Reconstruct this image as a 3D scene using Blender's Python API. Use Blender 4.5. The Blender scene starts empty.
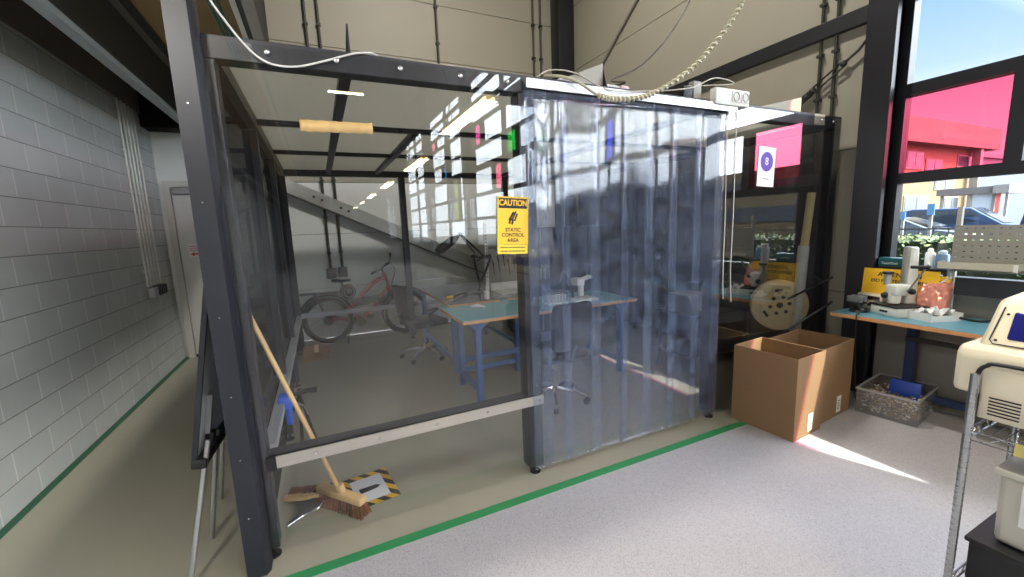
import bpy, bmesh, math, random
from mathutils import Vector, Matrix
random.seed(7)
S = bpy.context.scene
COL = S.collection
PI = math.pi
V = Vector

# ------------------------------------------------------------------ camera
CX, CY, FPX, EYE = 512.0, 288.5, 411.0, 1.65
AX = [V((0.90495455, -0.0971074, 0.41427939)), V((-0.42382003, -0.11906284, 0.89788676)), V((-0.03786617, -0.98812661, -0.14890252))]
def P(px, py, axis, val):
    """world point where the sight line of a photo pixel meets the plane axis = val"""
    v = V((px - CX, py - CY, FPX)); r = V((AX[0].dot(v), AX[1].dot(v), AX[2].dot(v))); o = V((0, 0, EYE))
    return o + r * ((val - o[axis]) / r[axis])
cd = bpy.data.cameras.new('camera'); cam = bpy.data.objects.new('camera', cd); COL.objects.link(cam)
cd.sensor_width = 36; cd.lens = 36 * FPX / 1024; cd.clip_start = 0.02; cd.clip_end = 400
R = Matrix(((AX[0].x, -AX[0].y, -AX[0].z), (AX[1].x, -AX[1].y, -AX[1].z), (AX[2].x, -AX[2].y, -AX[2].z)))
cam.matrix_world = Matrix.Translation((0, 0, EYE)) @ R.to_4x4()
S.camera = cam

# ------------------------------------------------------------------ materials
def lin(c):
    return tuple(((x / 255) / 12.92 if x / 255 <= 0.04045 else (((x / 255) + 0.055) / 1.055) ** 2.4) for x in c) + (1,)
MATS = {}
def mat(name, col, rough=0.5, metal=0.0, var=0.0, scale=8.0, bump=0.0, bscale=60.0, spec=0.5, emit=None, stretch=None):
    if name in MATS: return MATS[name]
    m = bpy.data.materials.new(name); m.use_nodes = True; nt = m.node_tree; b = nt.nodes['Principled BSDF']
    c = lin(col); b.inputs['Base Color'].default_value = c; b.inputs['Roughness'].default_value = rough
    b.inputs['Metallic'].default_value = metal; b.inputs['Specular IOR Level'].default_value = spec
    tc = nt.nodes.new('ShaderNodeTexCoord'); src = tc.outputs['Object']
    if stretch:
        mp = nt.nodes.new('ShaderNodeMapping'); mp.inputs['Scale'].default_value = stretch
        nt.links.new(src, mp.inputs['Vector']); src = mp.outputs['Vector']
    if var > 0:
        n = nt.nodes.new('ShaderNodeTexNoise'); n.inputs['Scale'].default_value = scale; n.inputs['Detail'].default_value = 5
        nt.links.new(src, n.inputs['Vector'])
        r = nt.nodes.new('ShaderNodeMapRange'); r.inputs['To Min'].default_value = 1 - var; r.inputs['To Max'].default_value = 1 + var
        nt.links.new(n.outputs['Fac'], r.inputs['Value'])
        mx = nt.nodes.new('ShaderNodeVectorMath'); mx.operation = 'SCALE'; mx.inputs[0].default_value = c[:3]
        nt.links.new(r.outputs['Result'], mx.inputs['Scale']); nt.links.new(mx.outputs['Vector'], b.inputs['Base Color'])
    if bump > 0:
        n2 = nt.nodes.new('ShaderNodeTexNoise'); n2.inputs['Scale'].default_value = bscale; n2.inputs['Detail'].default_value = 4
        nt.links.new(src, n2.inputs['Vector'])
        bp = nt.nodes.new('ShaderNodeBump'); bp.inputs['Strength'].default_value = bump; bp.inputs['Distance'].default_value = 0.01
        nt.links.new(n2.outputs['Fac'], bp.inputs['Height']); nt.links.new(bp.outputs['Normal'], b.inputs['Normal'])
    if emit:
        b.inputs['Emission Color'].default_value = lin(emit[0]); b.inputs['Emission Strength'].default_value = emit[1]
    MATS[name] = m; return m
def sheet(name, tint, refl, rough=0.0, fres=1.0, haze=0.0, hazecol=(200, 205, 215), bump=0.0, bscale=(1, 1, 1), bdist=0.01, scratch=0.0):
    """clear sheet: straight transmission + mirror reflection (+ milky haze)"""
    if name in MATS: return MATS[name]
    m = bpy.data.materials.new(name); m.use_nodes = True; nt = m.node_tree; nt.nodes.clear()
    out = nt.nodes.new('ShaderNodeOutputMaterial'); tr = nt.nodes.new('ShaderNodeBsdfTransparent'); gl = nt.nodes.new('ShaderNodeBsdfGlossy')
    tr.inputs['Color'].default_value = tuple(tint) + (1,); gl.inputs['Roughness'].default_value = rough
    gl.inputs['Color'].default_value = (1, 1, 1, 1)
    fr = nt.nodes.new('ShaderNodeLayerWeight'); fr.inputs['Blend'].default_value = 0.5
    p5 = nt.nodes.new('ShaderNodeMath'); p5.operation = 'POWER'; p5.inputs[1].default_value = 5.0
    nt.links.new(fr.outputs['Facing'], p5.inputs[0])
    ad = nt.nodes.new('ShaderNodeMath'); ad.operation = 'MULTIPLY_ADD'; ad.use_clamp = True
    ad.inputs[1].default_value = fres * .5; ad.inputs[2].default_value = refl + .02 * fres
    nt.links.new(p5.outputs[0], ad.inputs[0])
    base = tr.outputs[0]
    if haze > 0:
        df = nt.nodes.new('ShaderNodeBsdfDiffuse'); df.inputs['Color'].default_value = lin(hazecol)
        tl = nt.nodes.new('ShaderNodeBsdfTranslucent'); tl.inputs['Color'].default_value = lin(hazecol)
        m2 = nt.nodes.new('ShaderNodeMixShader'); m2.inputs[0].default_value = 0.5
        nt.links.new(df.outputs[0], m2.inputs[1]); nt.links.new(tl.outputs[0], m2.inputs[2])
        m3 = nt.nodes.new('ShaderNodeMixShader'); m3.inputs[0].default_value = haze
        if scratch > 0:
            t3 = nt.nodes.new('ShaderNodeTexCoord'); n3 = nt.nodes.new('ShaderNodeTexNoise'); n3.inputs['Scale'].default_value = 14; n3.inputs['Detail'].default_value = 8; n3.inputs['Roughness'].default_value = 0.7
            nt.links.new(t3.outputs['Object'], n3.inputs['Vector'])
            r3 = nt.nodes.new('ShaderNodeMapRange'); r3.inputs['From Min'].default_value = 0.35; r3.inputs['From Max'].default_value = 0.75
            r3.inputs['To Min'].default_value = haze * (1 - scratch); r3.inputs['To Max'].default_value = haze * (1 + scratch)
            nt.links.new(n3.outputs['Fac'], r3.inputs['Value']); nt.links.new(r3.outputs[0], m3.inputs[0])
        nt.links.new(tr.outputs[0], m3.inputs[1]); nt.links.new(m2.outputs[0], m3.inputs[2]); base = m3.outputs[0]
    mx = nt.nodes.new('ShaderNodeMixShader'); nt.links.new(ad.outputs[0], mx.inputs[0])
    nt.links.new(base, mx.inputs[1]); nt.links.new(gl.outputs[0], mx.inputs[2]); nt.links.new(mx.outputs[0], out.inputs[0])
    if bump > 0:
        tc = nt.nodes.new('ShaderNodeTexCoord'); mp = nt.nodes.new('ShaderNodeMapping'); mp.inputs['Scale'].default_value = bscale
        n = nt.nodes.new('ShaderNodeTexNoise'); n.inputs['Scale'].default_value = 1.0; n.inputs['Detail'].default_value = 1.5
        bp = nt.nodes.new('ShaderNodeBump'); bp.inputs['Strength'].default_value = bump; bp.inputs['Distance'].default_value = bdist
        nt.links.new(tc.outputs['Object'], mp.inputs['Vector']); nt.links.new(mp.outputs[0], n.inputs['Vector'])
        nt.links.new(n.outputs['Fac'], bp.inputs['Height']); nt.links.new(bp.outputs['Normal'], gl.inputs['Normal'])
    MATS[name] = m; return m

# ------------------------------------------------------------------ mesh builder
class MB:
    def __init__(s): s.b = bmesh.new(); s.mi = 0
    def _set(s, fs):
        for f in fs: f.material_index = s.mi
    def box(s, x0, x1, y0, y1, z0, z1, M=None):
        vs = [s.b.verts.new((x, y, z)) for x in (x0, x1) for y in (y0, y1) for z in (z0, z1)]
        if M: 
            for v in vs: v.co = M @ v.co
        fs = [s.b.faces.new([vs[i] for i in q]) for q in ((0, 1, 3, 2), (4, 6, 7, 5), (0, 4, 5, 1), (2, 3, 7, 6), (0, 2, 6, 4), (1, 5, 7, 3))]
        s._set(fs); return s
    def rbox(s, x0, x1, y0, y1, z0, z1, r=0.01, M=None, seg=2):
        t = bmesh.new(); bmesh.ops.create_cube(t, size=1)
        for v in t.verts: v.co = V(((x0 + x1) / 2 + v.co.x * (x1 - x0), (y0 + y1) / 2 + v.co.y * (y1 - y0), (z0 + z1) / 2 + v.co.z * (z1 - z0)))
        bmesh.ops.bevel(t, geom=t.edges[:], offset=r, segments=seg, affect='EDGES', profile=0.5)
        return s.merge(t, M)
    def merge(s, t, M=None):
        mp = {}
        for v in t.verts: mp[v] = s.b.verts.new(M @ v.co if M else v.co)
        fs = []
        for f in t.faces:
            try: fs.append(s.b.faces.new([mp[v] for v in f.verts]))
            except ValueError: pass
        s._set(fs); t.free(); return s
    def tube(s, pts, r, seg=8, close=False, caps=True):
        pts = [V(p) for p in pts]; n = len(pts); rs = r if isinstance(r, (list, tuple)) else [r] * n
        rings = []; up = None
        for i, p in enumerate(pts):
            a = pts[i - 1] if (i > 0 or close) else p; c = pts[(i + 1) % n] if (i < n - 1 or close) else p
            t = (c - a).normalized()
            if up is None:
                up = t.orthogonal().normalized()
            else:
                up = (up - t * up.dot(t))
                up = up.normalized() if up.length > 1e-6 else t.orthogonal().normalized()
            w = t.cross(up)
            rings.append([s.b.verts.new(p + (up * math.cos(2 * PI * k / seg) + w * math.sin(2 * PI * k / seg)) * rs[i]) for k in range(seg)])
        fs = []
        for i in range(n if close else n - 1):
            A, B = rings[i], rings[(i + 1) % n]
            for k in range(seg): fs.append(s.b.faces.new((A[k], A[(k + 1) % seg], B[(k + 1) % seg], B[k])))
        if caps and not close:
            fs.append(s.b.faces.new(rings[0][::-1])); fs.append(s.b.faces.new(rings[-1]))
        s._set(fs); return s
    def cyl(s, a, b, r, seg=20, r2=None): return s.tube([a, b], [r, r if r2 is None else r2], seg)
    def lathe(s, prof, c=(0, 0, 0), seg=24, M=None):
        rings = []
        for r, z in prof:
            rings.append([s.b.verts.new((c[0] + r * math.cos(2 * PI * k / seg), c[1] + r * math.sin(2 * PI * k / seg), c[2] + z)) for k in range(seg)])
        if M:
            for g in rings:
                for v in g: v.co = M @ v.co
        fs = []
        for A, B in zip(rings, rings[1:]):
            for k in range(seg): fs.append(s.b.faces.new((A[k], A[(k + 1) % seg], B[(k + 1) % seg], B[k])))
        fs.append(s.b.faces.new(rings[0][::-1])); fs.append(s.b.faces.new(rings[-1])); s._set(fs); return s
    def prism(s, poly, ax, a, b, M=None):
        """poly in the two remaining axes (in xyz order), extruded along ax from a to b"""
        def mk(p, h):
            q = list(p); q.insert(ax, h); return M @ V(q) if M else V(q)
        A = [s.b.verts.new(mk(p, a)) for p in poly]; B = [s.b.verts.new(mk(p, b)) for p in poly]; n = len(poly)
        fs = [s.b.faces.new(A[::-1]), s.b.faces.new(B)] + [s.b.faces.new((A[i], A[(i + 1) % n], B[(i + 1) % n], B[i])) for i in range(n)]
        s._set(fs); return s
    def ball(s, c, r, sx=1, sy=1, sz=1, u=16, v=10):
        t = bmesh.new(); bmesh.ops.create_uvsphere(t, u_segments=u, v_segments=v, radius=1)
        return s.merge(t, Matrix.Translation(c) @ Matrix.Diagonal((r * sx, r * sy, r * sz, 1)))
    def quad(s, a, b, c, d):
        s._set([s.b.faces.new([s.b.verts.new(V(p)) for p in (a, b, c, d)])]); return s
    def build(s, name, m, parent=None, smooth=None, bevel=0.0, local=False, loc=None):
        bmesh.ops.recalc_face_normals(s.b, faces=s.b.faces[:])
        me = bpy.data.meshes.new(name); 
        if parent is not None and not local:
            s.b.transform(WM(parent).inverted())
        elif parent is None and loc is not None:
            s.b.transform(Matrix.Translation(-V(loc)))
        elif parent is None and not local:
            xs = [v.co for v in s.b.verts]
            loc = (sum((max(c[i] for c in xs) + min(c[i] for c in xs)) / 2 * e for i, e in ((0, 1),)), (max(c[1] for c in xs) + min(c[1] for c in xs)) / 2, min(c[2] for c in xs))
            s.b.transform(Matrix.Translation(-V(loc)))
        s.b.to_mesh(me); s.b.free()
        for q in (m if isinstance(m, (list, tuple)) else [m]): me.materials.append(q)
        o = bpy.data.objects.new(name, me); COL.objects.link(o)
        if parent is not None: o.parent = parent
        elif loc is not None: o.location = loc
        if smooth is None: smooth = 40
        if smooth:
            me.shade_smooth()
            try:
                me.set_sharp_from_angle(angle=math.radians(smooth))
            except Exception: pass
        if bevel:
            bv = o.modifiers.new('bevel', 'BEVEL'); bv.width = bevel; bv.segments = 2; bv.limit_method = 'ANGLE'; bv.angle_limit = 0.6
        return o
def WM(o):
    m = o.matrix_basis.copy()
    while o.parent: o = o.parent; m = o.matrix_basis @ m
    return m
def tag(o, label=None, cat=None, group=None, kind=None):
    if label: o['label'] = label
    if cat: o['category'] = cat
    if group: o['group'] = group
    if kind: o['kind'] = kind
    return o
def thing(name, label, cat, loc=(0, 0, 0), rz=0.0, group=None):
    o = bpy.data.objects.new(name, None); COL.objects.link(o); o.empty_display_size = 0.1
    o.location = loc; o.rotation_euler = (0, 0, rz); return tag(o, label, cat, group)
def struct(o): o['kind'] = 'structure'; return o
def copy_thing(o, parent=None):
    c = o.copy(); COL.objects.link(c)
    if parent: c.parent = parent
    for ch in list(o.children): copy_thing(ch, c)
    return c
def text(s, name, size, M, m, parent, bold=0.0, depth=0.0004):
    """lettering as a mesh; M places its local xy plane in the world"""
    cu = bpy.data.curves.new(name, 'FONT'); cu.body = s; cu.size = size; cu.align_x = 'CENTER'; cu.align_y = 'CENTER'; cu.offset = bold; cu.extrude = depth
    t = bpy.data.objects.new(name + '_tmp', cu); COL.objects.link(t); bpy.context.view_layer.update()
    me = bpy.data.meshes.new_from_object(t.evaluated_get(bpy.context.evaluated_depsgraph_get()))
    bpy.data.objects.remove(t); me.transform(WM(parent).inverted() @ M if parent else M); me.materials.clear(); me.materials.append(m)
    me.name = name; o = bpy.data.objects.new(name, me); COL.objects.link(o)
    if parent: o.parent = parent
    return o
def frame_m(o, ex, ey):
    ex = V(ex).normalized(); ey = V(ey); ey = (ey - ex * ey.dot(ex)).normalized(); ez = ex.cross(ey); o = V(o)
    return Matrix(((ex.x, ey.x, ez.x, o.x), (ex.y, ey.y, ez.y, o.y), (ex.z, ey.z, ez.z, o.z), (0, 0, 0, 1)))
def arc(pts, n=8):
    """Catmull-Rom through points"""
    p = [V(q) for q in pts]; p = [p[0] * 2 - p[1]] + p + [p[-1] * 2 - p[-2]]; out = []
    for i in range(1, len(p) - 2):
        for k in range(n):
            t = k / n; a, b, c, d = p[i - 1], p[i], p[i + 1], p[i + 2]
            out.append(0.5 * ((2 * b) + (c - a) * t + (2 * a - 5 * b + 4 * c - d) * t * t + (3 * b - a - 3 * c + d) * t ** 3))
    out.append(p[-2]); return out

slate = mat('slate_paint', (27, 29, 37), 0.42, 0.0, 0.05, 20)
black = mat('black_paint', (24, 25, 29), 0.45)
blackp = mat('black_plastic', (20, 20, 22), 0.5)
rubber = mat('black_rubber', (16, 16, 17), 0.8)
alu = mat('aluminium', (172, 174, 178), 0.38, 0.75, 0.06, 30)
steel = mat('brushed_steel', (190, 186, 178), 0.32, 0.85, 0.08, 6, stretch=(0.4, 8, 20))
chrome = mat('chrome', (215, 215, 218), 0.14, 1.0)
white = mat('white_plastic', (222, 222, 216), 0.45)
cream = mat('cream_plastic', (226, 216, 192), 0.42)
paper = mat('white_paper', (235, 235, 235), 0.7)
blue = mat('blue_steel_paint', (44, 84, 138), 0.42)
woodm = mat('beech_wood', (205, 172, 122), 0.5, 0, 0.12, 9, stretch=(6, 1, 1))
edge = mat('plywood_edge', (196, 142, 92), 0.55, 0, 0.1, 12)
teal = mat('teal_mat', (104, 158, 164), 0.42, 0, 0.04, 5)
card = mat('cardboard', (128, 100, 70), 0.8, 0, 0.06, 30, bump=0.05, bscale=90)
cardin = mat('cardboard_inside', (190, 150, 100), 0.8, 0, 0.05, 30)
yellow = mat('sign_yellow', (240, 190, 40), 0.5)
inkm = mat('sign_ink', (22, 20, 18), 0.6)
bristle = mat('coco_bristle', (116, 74, 50), 0.9, 0, 0.25, 60, bump=0.6, bscale=140)
grey = mat('grey_metal', (120, 122, 124), 0.4, 0.3)
dgrey = mat('dark_grey_metal', (58, 60, 64), 0.45, 0.2)
screwm = mat('screw_head', (200, 200, 200), 0.25, 1.0)
darkfab = mat('black_fabric', (15, 15, 17), 0.85, 0, 0.15, 80, bump=0.2, bscale=200)
panelgrey = mat('grey_ceiling_sheet', (168, 167, 160), 0.5, 0, 0.04, 3)
_n = panelgrey.node_tree; _t = _n.nodes.new('ShaderNodeBsdfTranslucent'); _t.inputs['Color'].default_value = lin((206, 206, 198)); _x = _n.nodes.new('ShaderNodeMixShader'); _x.inputs[0].default_value = .6
_n.links.new(_n.nodes['Principled BSDF'].outputs[0], _x.inputs[1]); _n.links.new(_t.outputs[0], _x.inputs[2]); _n.links.new(_x.outputs[0], _n.nodes['Material Output'].inputs[0])

exec_order = []
# ================================================================== SETTING
WX = 4.6          # window plane of the right wall
YB, YF = 7.05, -22.0
ZC = 7.6
LW = -1.86
def floor_mat():
    m = mat('floor_epoxy', (148, 145, 130), 0.2, 0, 0.06, 1.2, bump=0.02, bscale=3)
    return m
def vinyl_mat():
    m = mat('floor_vinyl', (186, 184, 188), 0.5)
    nt = m.node_tree; b = nt.nodes['Principled BSDF']; tc = nt.nodes.new('ShaderNodeTexCoord')
    v = nt.nodes.new('ShaderNodeTexVoronoi'); v.inputs['Scale'].default_value = 230
    n = nt.nodes.new('ShaderNodeTexNoise'); n.inputs['Scale'].default_value = 2.2; n.inputs['Detail'].default_value = 6
    nt.links.new(tc.outputs['Object'], v.inputs['Vector']); nt.links.new(tc.outputs['Object'], n.inputs['Vector'])
    cr = nt.nodes.new('ShaderNodeValToRGB'); cr.color_ramp.elements[0].position = 0.1; cr.color_ramp.elements[0].color = lin((142, 141, 145)); cr.color_ramp.elements[1].position = 0.55; cr.color_ramp.elements[1].color = lin((168, 167, 171))
    nt.links.new(v.outputs['Color'], cr.inputs['Fac'])
    r = nt.nodes.new('ShaderNodeMapRange'); r.inputs['To Min'].default_value = 0.9; r.inputs['To Max'].default_value = 1.06; nt.links.new(n.outputs['Fac'], r.inputs['Value'])
    sc = nt.nodes.new('ShaderNodeVectorMath'); sc.operation = 'SCALE'; nt.links.new(cr.outputs[0], sc.inputs[0]); nt.links.new(r.outputs[0], sc.inputs['Scale'])
    nt.links.new(sc.outputs[0], b.inputs['Base Color']); return m
struct(MB().box(LW, WX + .1, 2.08, YB, -0.1, 0).build('floor', floor_mat(), loc=(0, 0, 0), smooth=None))
struct(MB().box(LW, WX + .1, YF, 2.08, -0.1, 0).build('floor_vinyl', vinyl_mat(), loc=(0, 0, 0)))
green = mat('green_tape', (44, 128, 78), 0.45)
struct(MB().box(LW, WX, 2.045, 2.108, 0, 0.0012).build('trim_1', green))
struct(MB().box(LW, LW + .055, 2.12, YB, 0, 0.0012).build('trim_2', mat('green_wall_line', (34, 84, 60), 0.5)))

def block_mat():
    m = mat('painted_block', (190, 196, 196), 0.6); nt = m.node_tree; b = nt.nodes['Principled BSDF']
    tc = nt.nodes.new('ShaderNodeTexCoord'); sp = nt.nodes.new('ShaderNodeSeparateXYZ'); cb = nt.nodes.new('ShaderNodeCombineXYZ')
    ad = nt.nodes.new('ShaderNodeMath'); ad.operation = 'ADD'; ad.inputs[1].default_value = 0.023; ay = nt.nodes.new('ShaderNodeMath'); ay.operation = 'ADD'; ay.inputs[1].default_value = 20.02
    nt.links.new(tc.outputs['Object'], sp.inputs[0]); nt.links.new(sp.outputs['Y'], ay.inputs[0]); nt.links.new(ay.outputs[0], cb.inputs['X']); nt.links.new(sp.outputs['Z'], ad.inputs[0]); nt.links.new(ad.outputs[0], cb.inputs['Y'])
    br = nt.nodes.new('ShaderNodeTexBrick'); br.inputs['Scale'].default_value = 1; br.inputs['Brick Width'].default_value = 0.392; br.inputs['Row Height'].default_value = 0.2; br.inputs['Mortar Size'].default_value = 0.006; br.inputs['Mortar Smooth'].default_value = 0.2
    br.inputs['Color1'].default_value = lin((198, 203, 203)); br.inputs['Color2'].default_value = lin((206, 211, 210)); br.inputs['Mortar'].default_value = lin((232, 234, 233)); br.inputs['Bias'].default_value = 0
    nt.links.new(cb.outputs[0], br.inputs['Vector'])
    # bed joints read as thin dark lines
    md = nt.nodes.new('ShaderNodeMath'); md.operation = 'PINGPONG'; md.inputs[1].default_value = 0.1; nt.links.new(ad.outputs[0], md.inputs[0])
    lt = nt.nodes.new('ShaderNodeMath'); lt.operation = 'LESS_THAN'; lt.inputs[1].default_value = 0.0045; nt.links.new(md.outputs[0], lt.inputs[0])
    mx = nt.nodes.new('ShaderNodeMix'); mx.data_type = 'RGBA'; nt.links.new(lt.outputs[0], mx.inputs['Factor']); nt.links.new(br.outputs['Color'], mx.inputs['A']); mx.inputs['B'].default_value = lin((146, 150, 150))
    n = nt.nodes.new('ShaderNodeTexNoise'); n.inputs['Scale'].default_value = 3; n.inputs['Detail'].default_value = 6; nt.links.new(tc.outputs['Object'], n.inputs['Vector'])
    r = nt.nodes.new('ShaderNodeMapRange'); r.inputs['To Min'].default_value = 0.88; r.inputs['To Max'].default_value = 1.1; nt.links.new(n.outputs['Fac'], r.inputs['Value'])
    sc = nt.nodes.new('ShaderNodeVectorMath'); sc.operation = 'SCALE'; nt.links.new(mx.outputs['Result'], sc.inputs[0]); nt.links.new(r.outputs[0], sc.inputs['Scale'])
    nt.links.new(sc.outputs[0], b.inputs['Base Color'])
    bp = nt.nodes.new('ShaderNodeBump'); bp.inputs['Strength'].default_value = 0.35; bp.inputs['Distance'].default_value = 0.004; bp.invert = True
    nt.links.new(br.outputs['Fac'], bp.inputs['Height']); nt.links.new(bp.outputs['Normal'], b.inputs['Normal']); return m
struct(MB().box(LW - .2, LW, YF, YB, 0, 3.2).build('wall_left', block_mat(), loc=(0, 0, 0)))
band = mat('brown_grey_fascia', (140, 136, 128), 0.6)
struct(MB().box(LW - .2, LW + .02, YF, 6.95, 3.2, 3.62).build('trim_3', band))
soff = mat('mezzanine_soffit', (176, 150, 104), 0.8, 0, 0.1, 4)
struct(MB().box(LW - .2, -0.36, YF, YB, 3.62, 3.8).build('ceiling_mezzanine', soff, loc=(0, 0, 0)))
struct(MB().box(-0.5, -0.36, YF, YB, 3.8, ZC).build('wall_mezzanine', mat('mezzanine_wall', (40, 38, 36), 0.7), loc=(0, 0, 0)))
# steel beam that carries the mezzanine
beamd = mat('dark_steel_beam', (54, 57, 57), 0.5)
bm = MB(); bm.box(-1.36, -1.33, YF, 6.98, 3.08, 3.55); bm.build('trim_4', beamd); S_o = COL.objects[-1]; struct(S_o)
struct(MB().box(-1.395, -1.315, YF, 6.98, 3.03, 3.08).build('trim_5', mat('beam_flange_grey', (176, 184, 184), 0.5)))
struct(MB().box(-1.36, -1.27, YF, 6.98, 3.55, 3.57).build('trim_6', mat('flange_light', (120, 118, 110), 0.5)))
struct(MB().box(-1.33, -1.22, YF, 6.98, 3.575, 3.62).build('trim_7', beamd))
# edge of the mezzanine: white channel and dark edge beam
struct(MB().box(-0.41, -0.37, YF, 6.9, 3.3, 3.42).build('trim_8', mat('white_channel', (236, 234, 224), 0.5)))
struct(MB().box(-0.366, -0.33, YF, 6.9, 3.28, 3.8).build('trim_9', beamd))
for i, x in enumerate((-.56, -.53, -.50)):
    c = MB().tube([(x, YF + 16, 3.36), (x, 1.0, 3.33), (x, 4, 3.36), (x, 6.9, 3.36)], 0.011, 8).build('data_cable', mat('teal_cable', (42, 104, 98), 0.5))
    tag(c, ['teal cable on the mezzanine edge, left of the three', 'teal cable on the mezzanine edge, middle of the three', 'teal cable on the mezzanine edge, right of the three'][i], 'cable', 'teal cables along the mezzanine edge')

# back wall: beige sandwich panels
def panel_mat(name, col, ax):
    m = mat(name, col, 0.55, 0, 0.03, 1.5); nt = m.node_tree; b = nt.nodes['Principled BSDF']
    tc = nt.nodes.new('ShaderNodeTexCoord'); sp = nt.nodes.new('ShaderNodeSeparateXYZ'); nt.links.new(tc.outputs['Object'], sp.inputs[0])
    w = nt.nodes.new('ShaderNodeMath'); w.operation = 'PINGPONG'; w.inputs[1].default_value = 0.01; nt.links.new(sp.outputs['Z'], w.inputs[0])
    bp = nt.nodes.new('ShaderNodeBump'); bp.inputs['Strength'].default_value = 0.15; bp.inputs['Distance'].default_value = 0.002
    nt.links.new(w.outputs[0], bp.inputs['Height']); nt.links.new(bp.outputs[0], b.inputs['Normal']); return m
beige = panel_mat('beige_panel', (154, 149, 134), 1); pale = panel_mat('hazed_panel', (236, 237, 234), 1)  # lower back panels whitened to stand in for haze through the booth sheets
seam = mat('panel_seam', (96, 90, 78), 0.7)
zs = [0, 0.8, 1.64, 2.42, 3.4, 4.38, 5.24, 6.2, ZC]
for i in range(len(zs) - 1):
    struct(MB().box(-.45, WX + .2, YB, YB + .1, zs[i] + .006, zs[i + 1]).build('wall_back' if i == 0 else 'wall_back_%d' % i, pale if zs[i] < 2.3 else beige, loc=(0, 0, 0), bevel=0.004))
struct(MB().box(-1.86, WX + .2, YB + .02, YB + .12, 0, ZC).build('wall_back_core', seam, loc=(0, 0, 0)))
struct(MB().box(LW, -.45, YB - .001, YB + .1, 0, 3.05).build('wall_back_white', mat('white_wall', (214, 216, 212), 0.6), loc=(0, 0, 0)))
struct(MB().box(LW, -.45, YB - .3, YB + .1, 3.05, 3.62).build('trim_10', mat('void_shade', (16, 16, 16), 0.9)))  # solid box, its near-black colour stands in for the shade of a recess
struct(MB().rbox(-.62, -.40, YB - .2, YB - .01, 0, ZC, .01).build('trim_11', black))
# corridor door
dr = struct(MB().rbox(-1.72, -.72, YB - .05, YB - .005, 0.03, 2.3, .006).build('door_1', mat('white_door', (222, 223, 220), 0.5)))
fr = MB(); fr.box(-1.80, -1.725, YB - .07, YB - .003, 0, 2.42); fr.box(-.715, -.64, YB - .07, YB - .003, 0, 2.42); fr.box(-1.725, -.715, YB - .07, YB - .003, 2.31, 2.42)
fr.build('door_frame', mat('door_frame_paint', (196, 196, 190), 0.5), dr)
MB().box(-1.72, -.72, YB - .06, YB - .004, 0, .035).build('threshold', rubber, dr)
cl = MB(); cl.rbox(-1.70, -1.1, YB - .11, YB - .05, 2.24, 2.31, .012); cl.tube([(-1.2, YB - .09, 2.33), (-1.5, YB - .16, 2.335), (-1.72, YB - .08, 2.33)], .009)
cl.build('door_closer', mat('closer_grey', (160, 162, 162), 0.4, 0.4), dr)
nt_ = thing('door_notice', 'small white notice with red arrow on the white corridor door', 'notice', (-1.5, YB - .052, 1.4))
MB().box(-1.63, -1.40, YB - .054, YB - .051, 1.40, 1.58).build('sheet', paper, nt_)
redm = mat('sign_red', (200, 40, 36), 0.5)
am = MB(); am.prism([(-1.61, 1.44), (-1.565, 1.47), (-1.565, 1.45), (-1.50, 1.45), (-1.50, 1.43), (-1.565, 1.43), (-1.565, 1.41)], 1, YB - .056, YB - .0545); am.build('arrow', redm, nt_)
tm = MB()
for k in range(3): tm.box(-1.61, -1.44, YB - .056, YB - .0545, 1.49 + k * .027, 1.497 + k * .027)
tm.build('text_lines', redm, nt_)
# conduits down the left wall and the switch block under them
for k in range(5):
    y = 6.06 + k * .105; m = MB(); m.tube([(LW + .022, y, 3.19), (LW + .022, y, 1.12)], .012, 10)
    for z in (1.3, 1.75, 2.2, 2.65): m.box(LW + .001, LW + .036, y - .017, y + .017, z - .009, z + .009)
    o = m.build('conduit', mat('white_conduit', (216, 216, 210), 0.4))
    tag(o, ['first white conduit', 'second white conduit', 'third white conduit', 'fourth white conduit', 'fifth white conduit'][k] + ' from the left running down the block wall', 'conduit', 'white conduits on the block wall')
sw = thing('switch_block', 'grey wall box with four black sockets below the white conduits', 'socket box', (LW, 6.3, .98))
MB().rbox(LW + .001, LW + .06, 6.10, 6.24, .98, 1.1, .006).build('housing', mat('box_grey', (176, 178, 176), 0.5), sw)
for k in range(4): MB().rbox(LW + .001, LW + .075, 6.255 + k * .07, 6.30 + k * .07, .99, 1.11, .008).build('socket', blackp, sw)

# conduits on the back wall
def bconduit(x, z0, z1, box, label, grp='dark conduits on the back wall'):
    t = thing('wall_conduit', label, 'conduit', (x, YB, z0), 0, grp)
    m = MB(); m.tube([(x, YB - .03, z0), (x, YB - .03, z1)], .02, 10); m.build('pipe', mat('conduit_dark', (52, 48, 44), 0.5), t)
    z = z0 + .3
    while z < min(z1, 6): MB().box(x - .03, x + .03, YB - .055, YB - .002, z - .015, z + .015).build('clamp', black, t); z += .55
    if box: 
        MB().rbox(x - .07, x + .07, YB - .07, YB - .005, z0 - .1, z0 + .06, .008).build('outlet_box', mat('outlet_dark', (40, 42, 46), 0.5), t)
bconduit(.128, 1.05, ZC, True, 'left dark conduit of the pair above the red bicycle')
bconduit(.30, 1.06, ZC, True, 'right dark conduit of the pair above the red bicycle')
bconduit(2.07, 2.7, ZC, False, 'single dark conduit high on the beige back wall')
bconduit(3.85, 2.7, ZC, False, 'left dark conduit of the pair beside the black corner column')
bconduit(4.0, 2.7, ZC, False, 'right dark conduit of the pair beside the black corner column')
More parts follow.
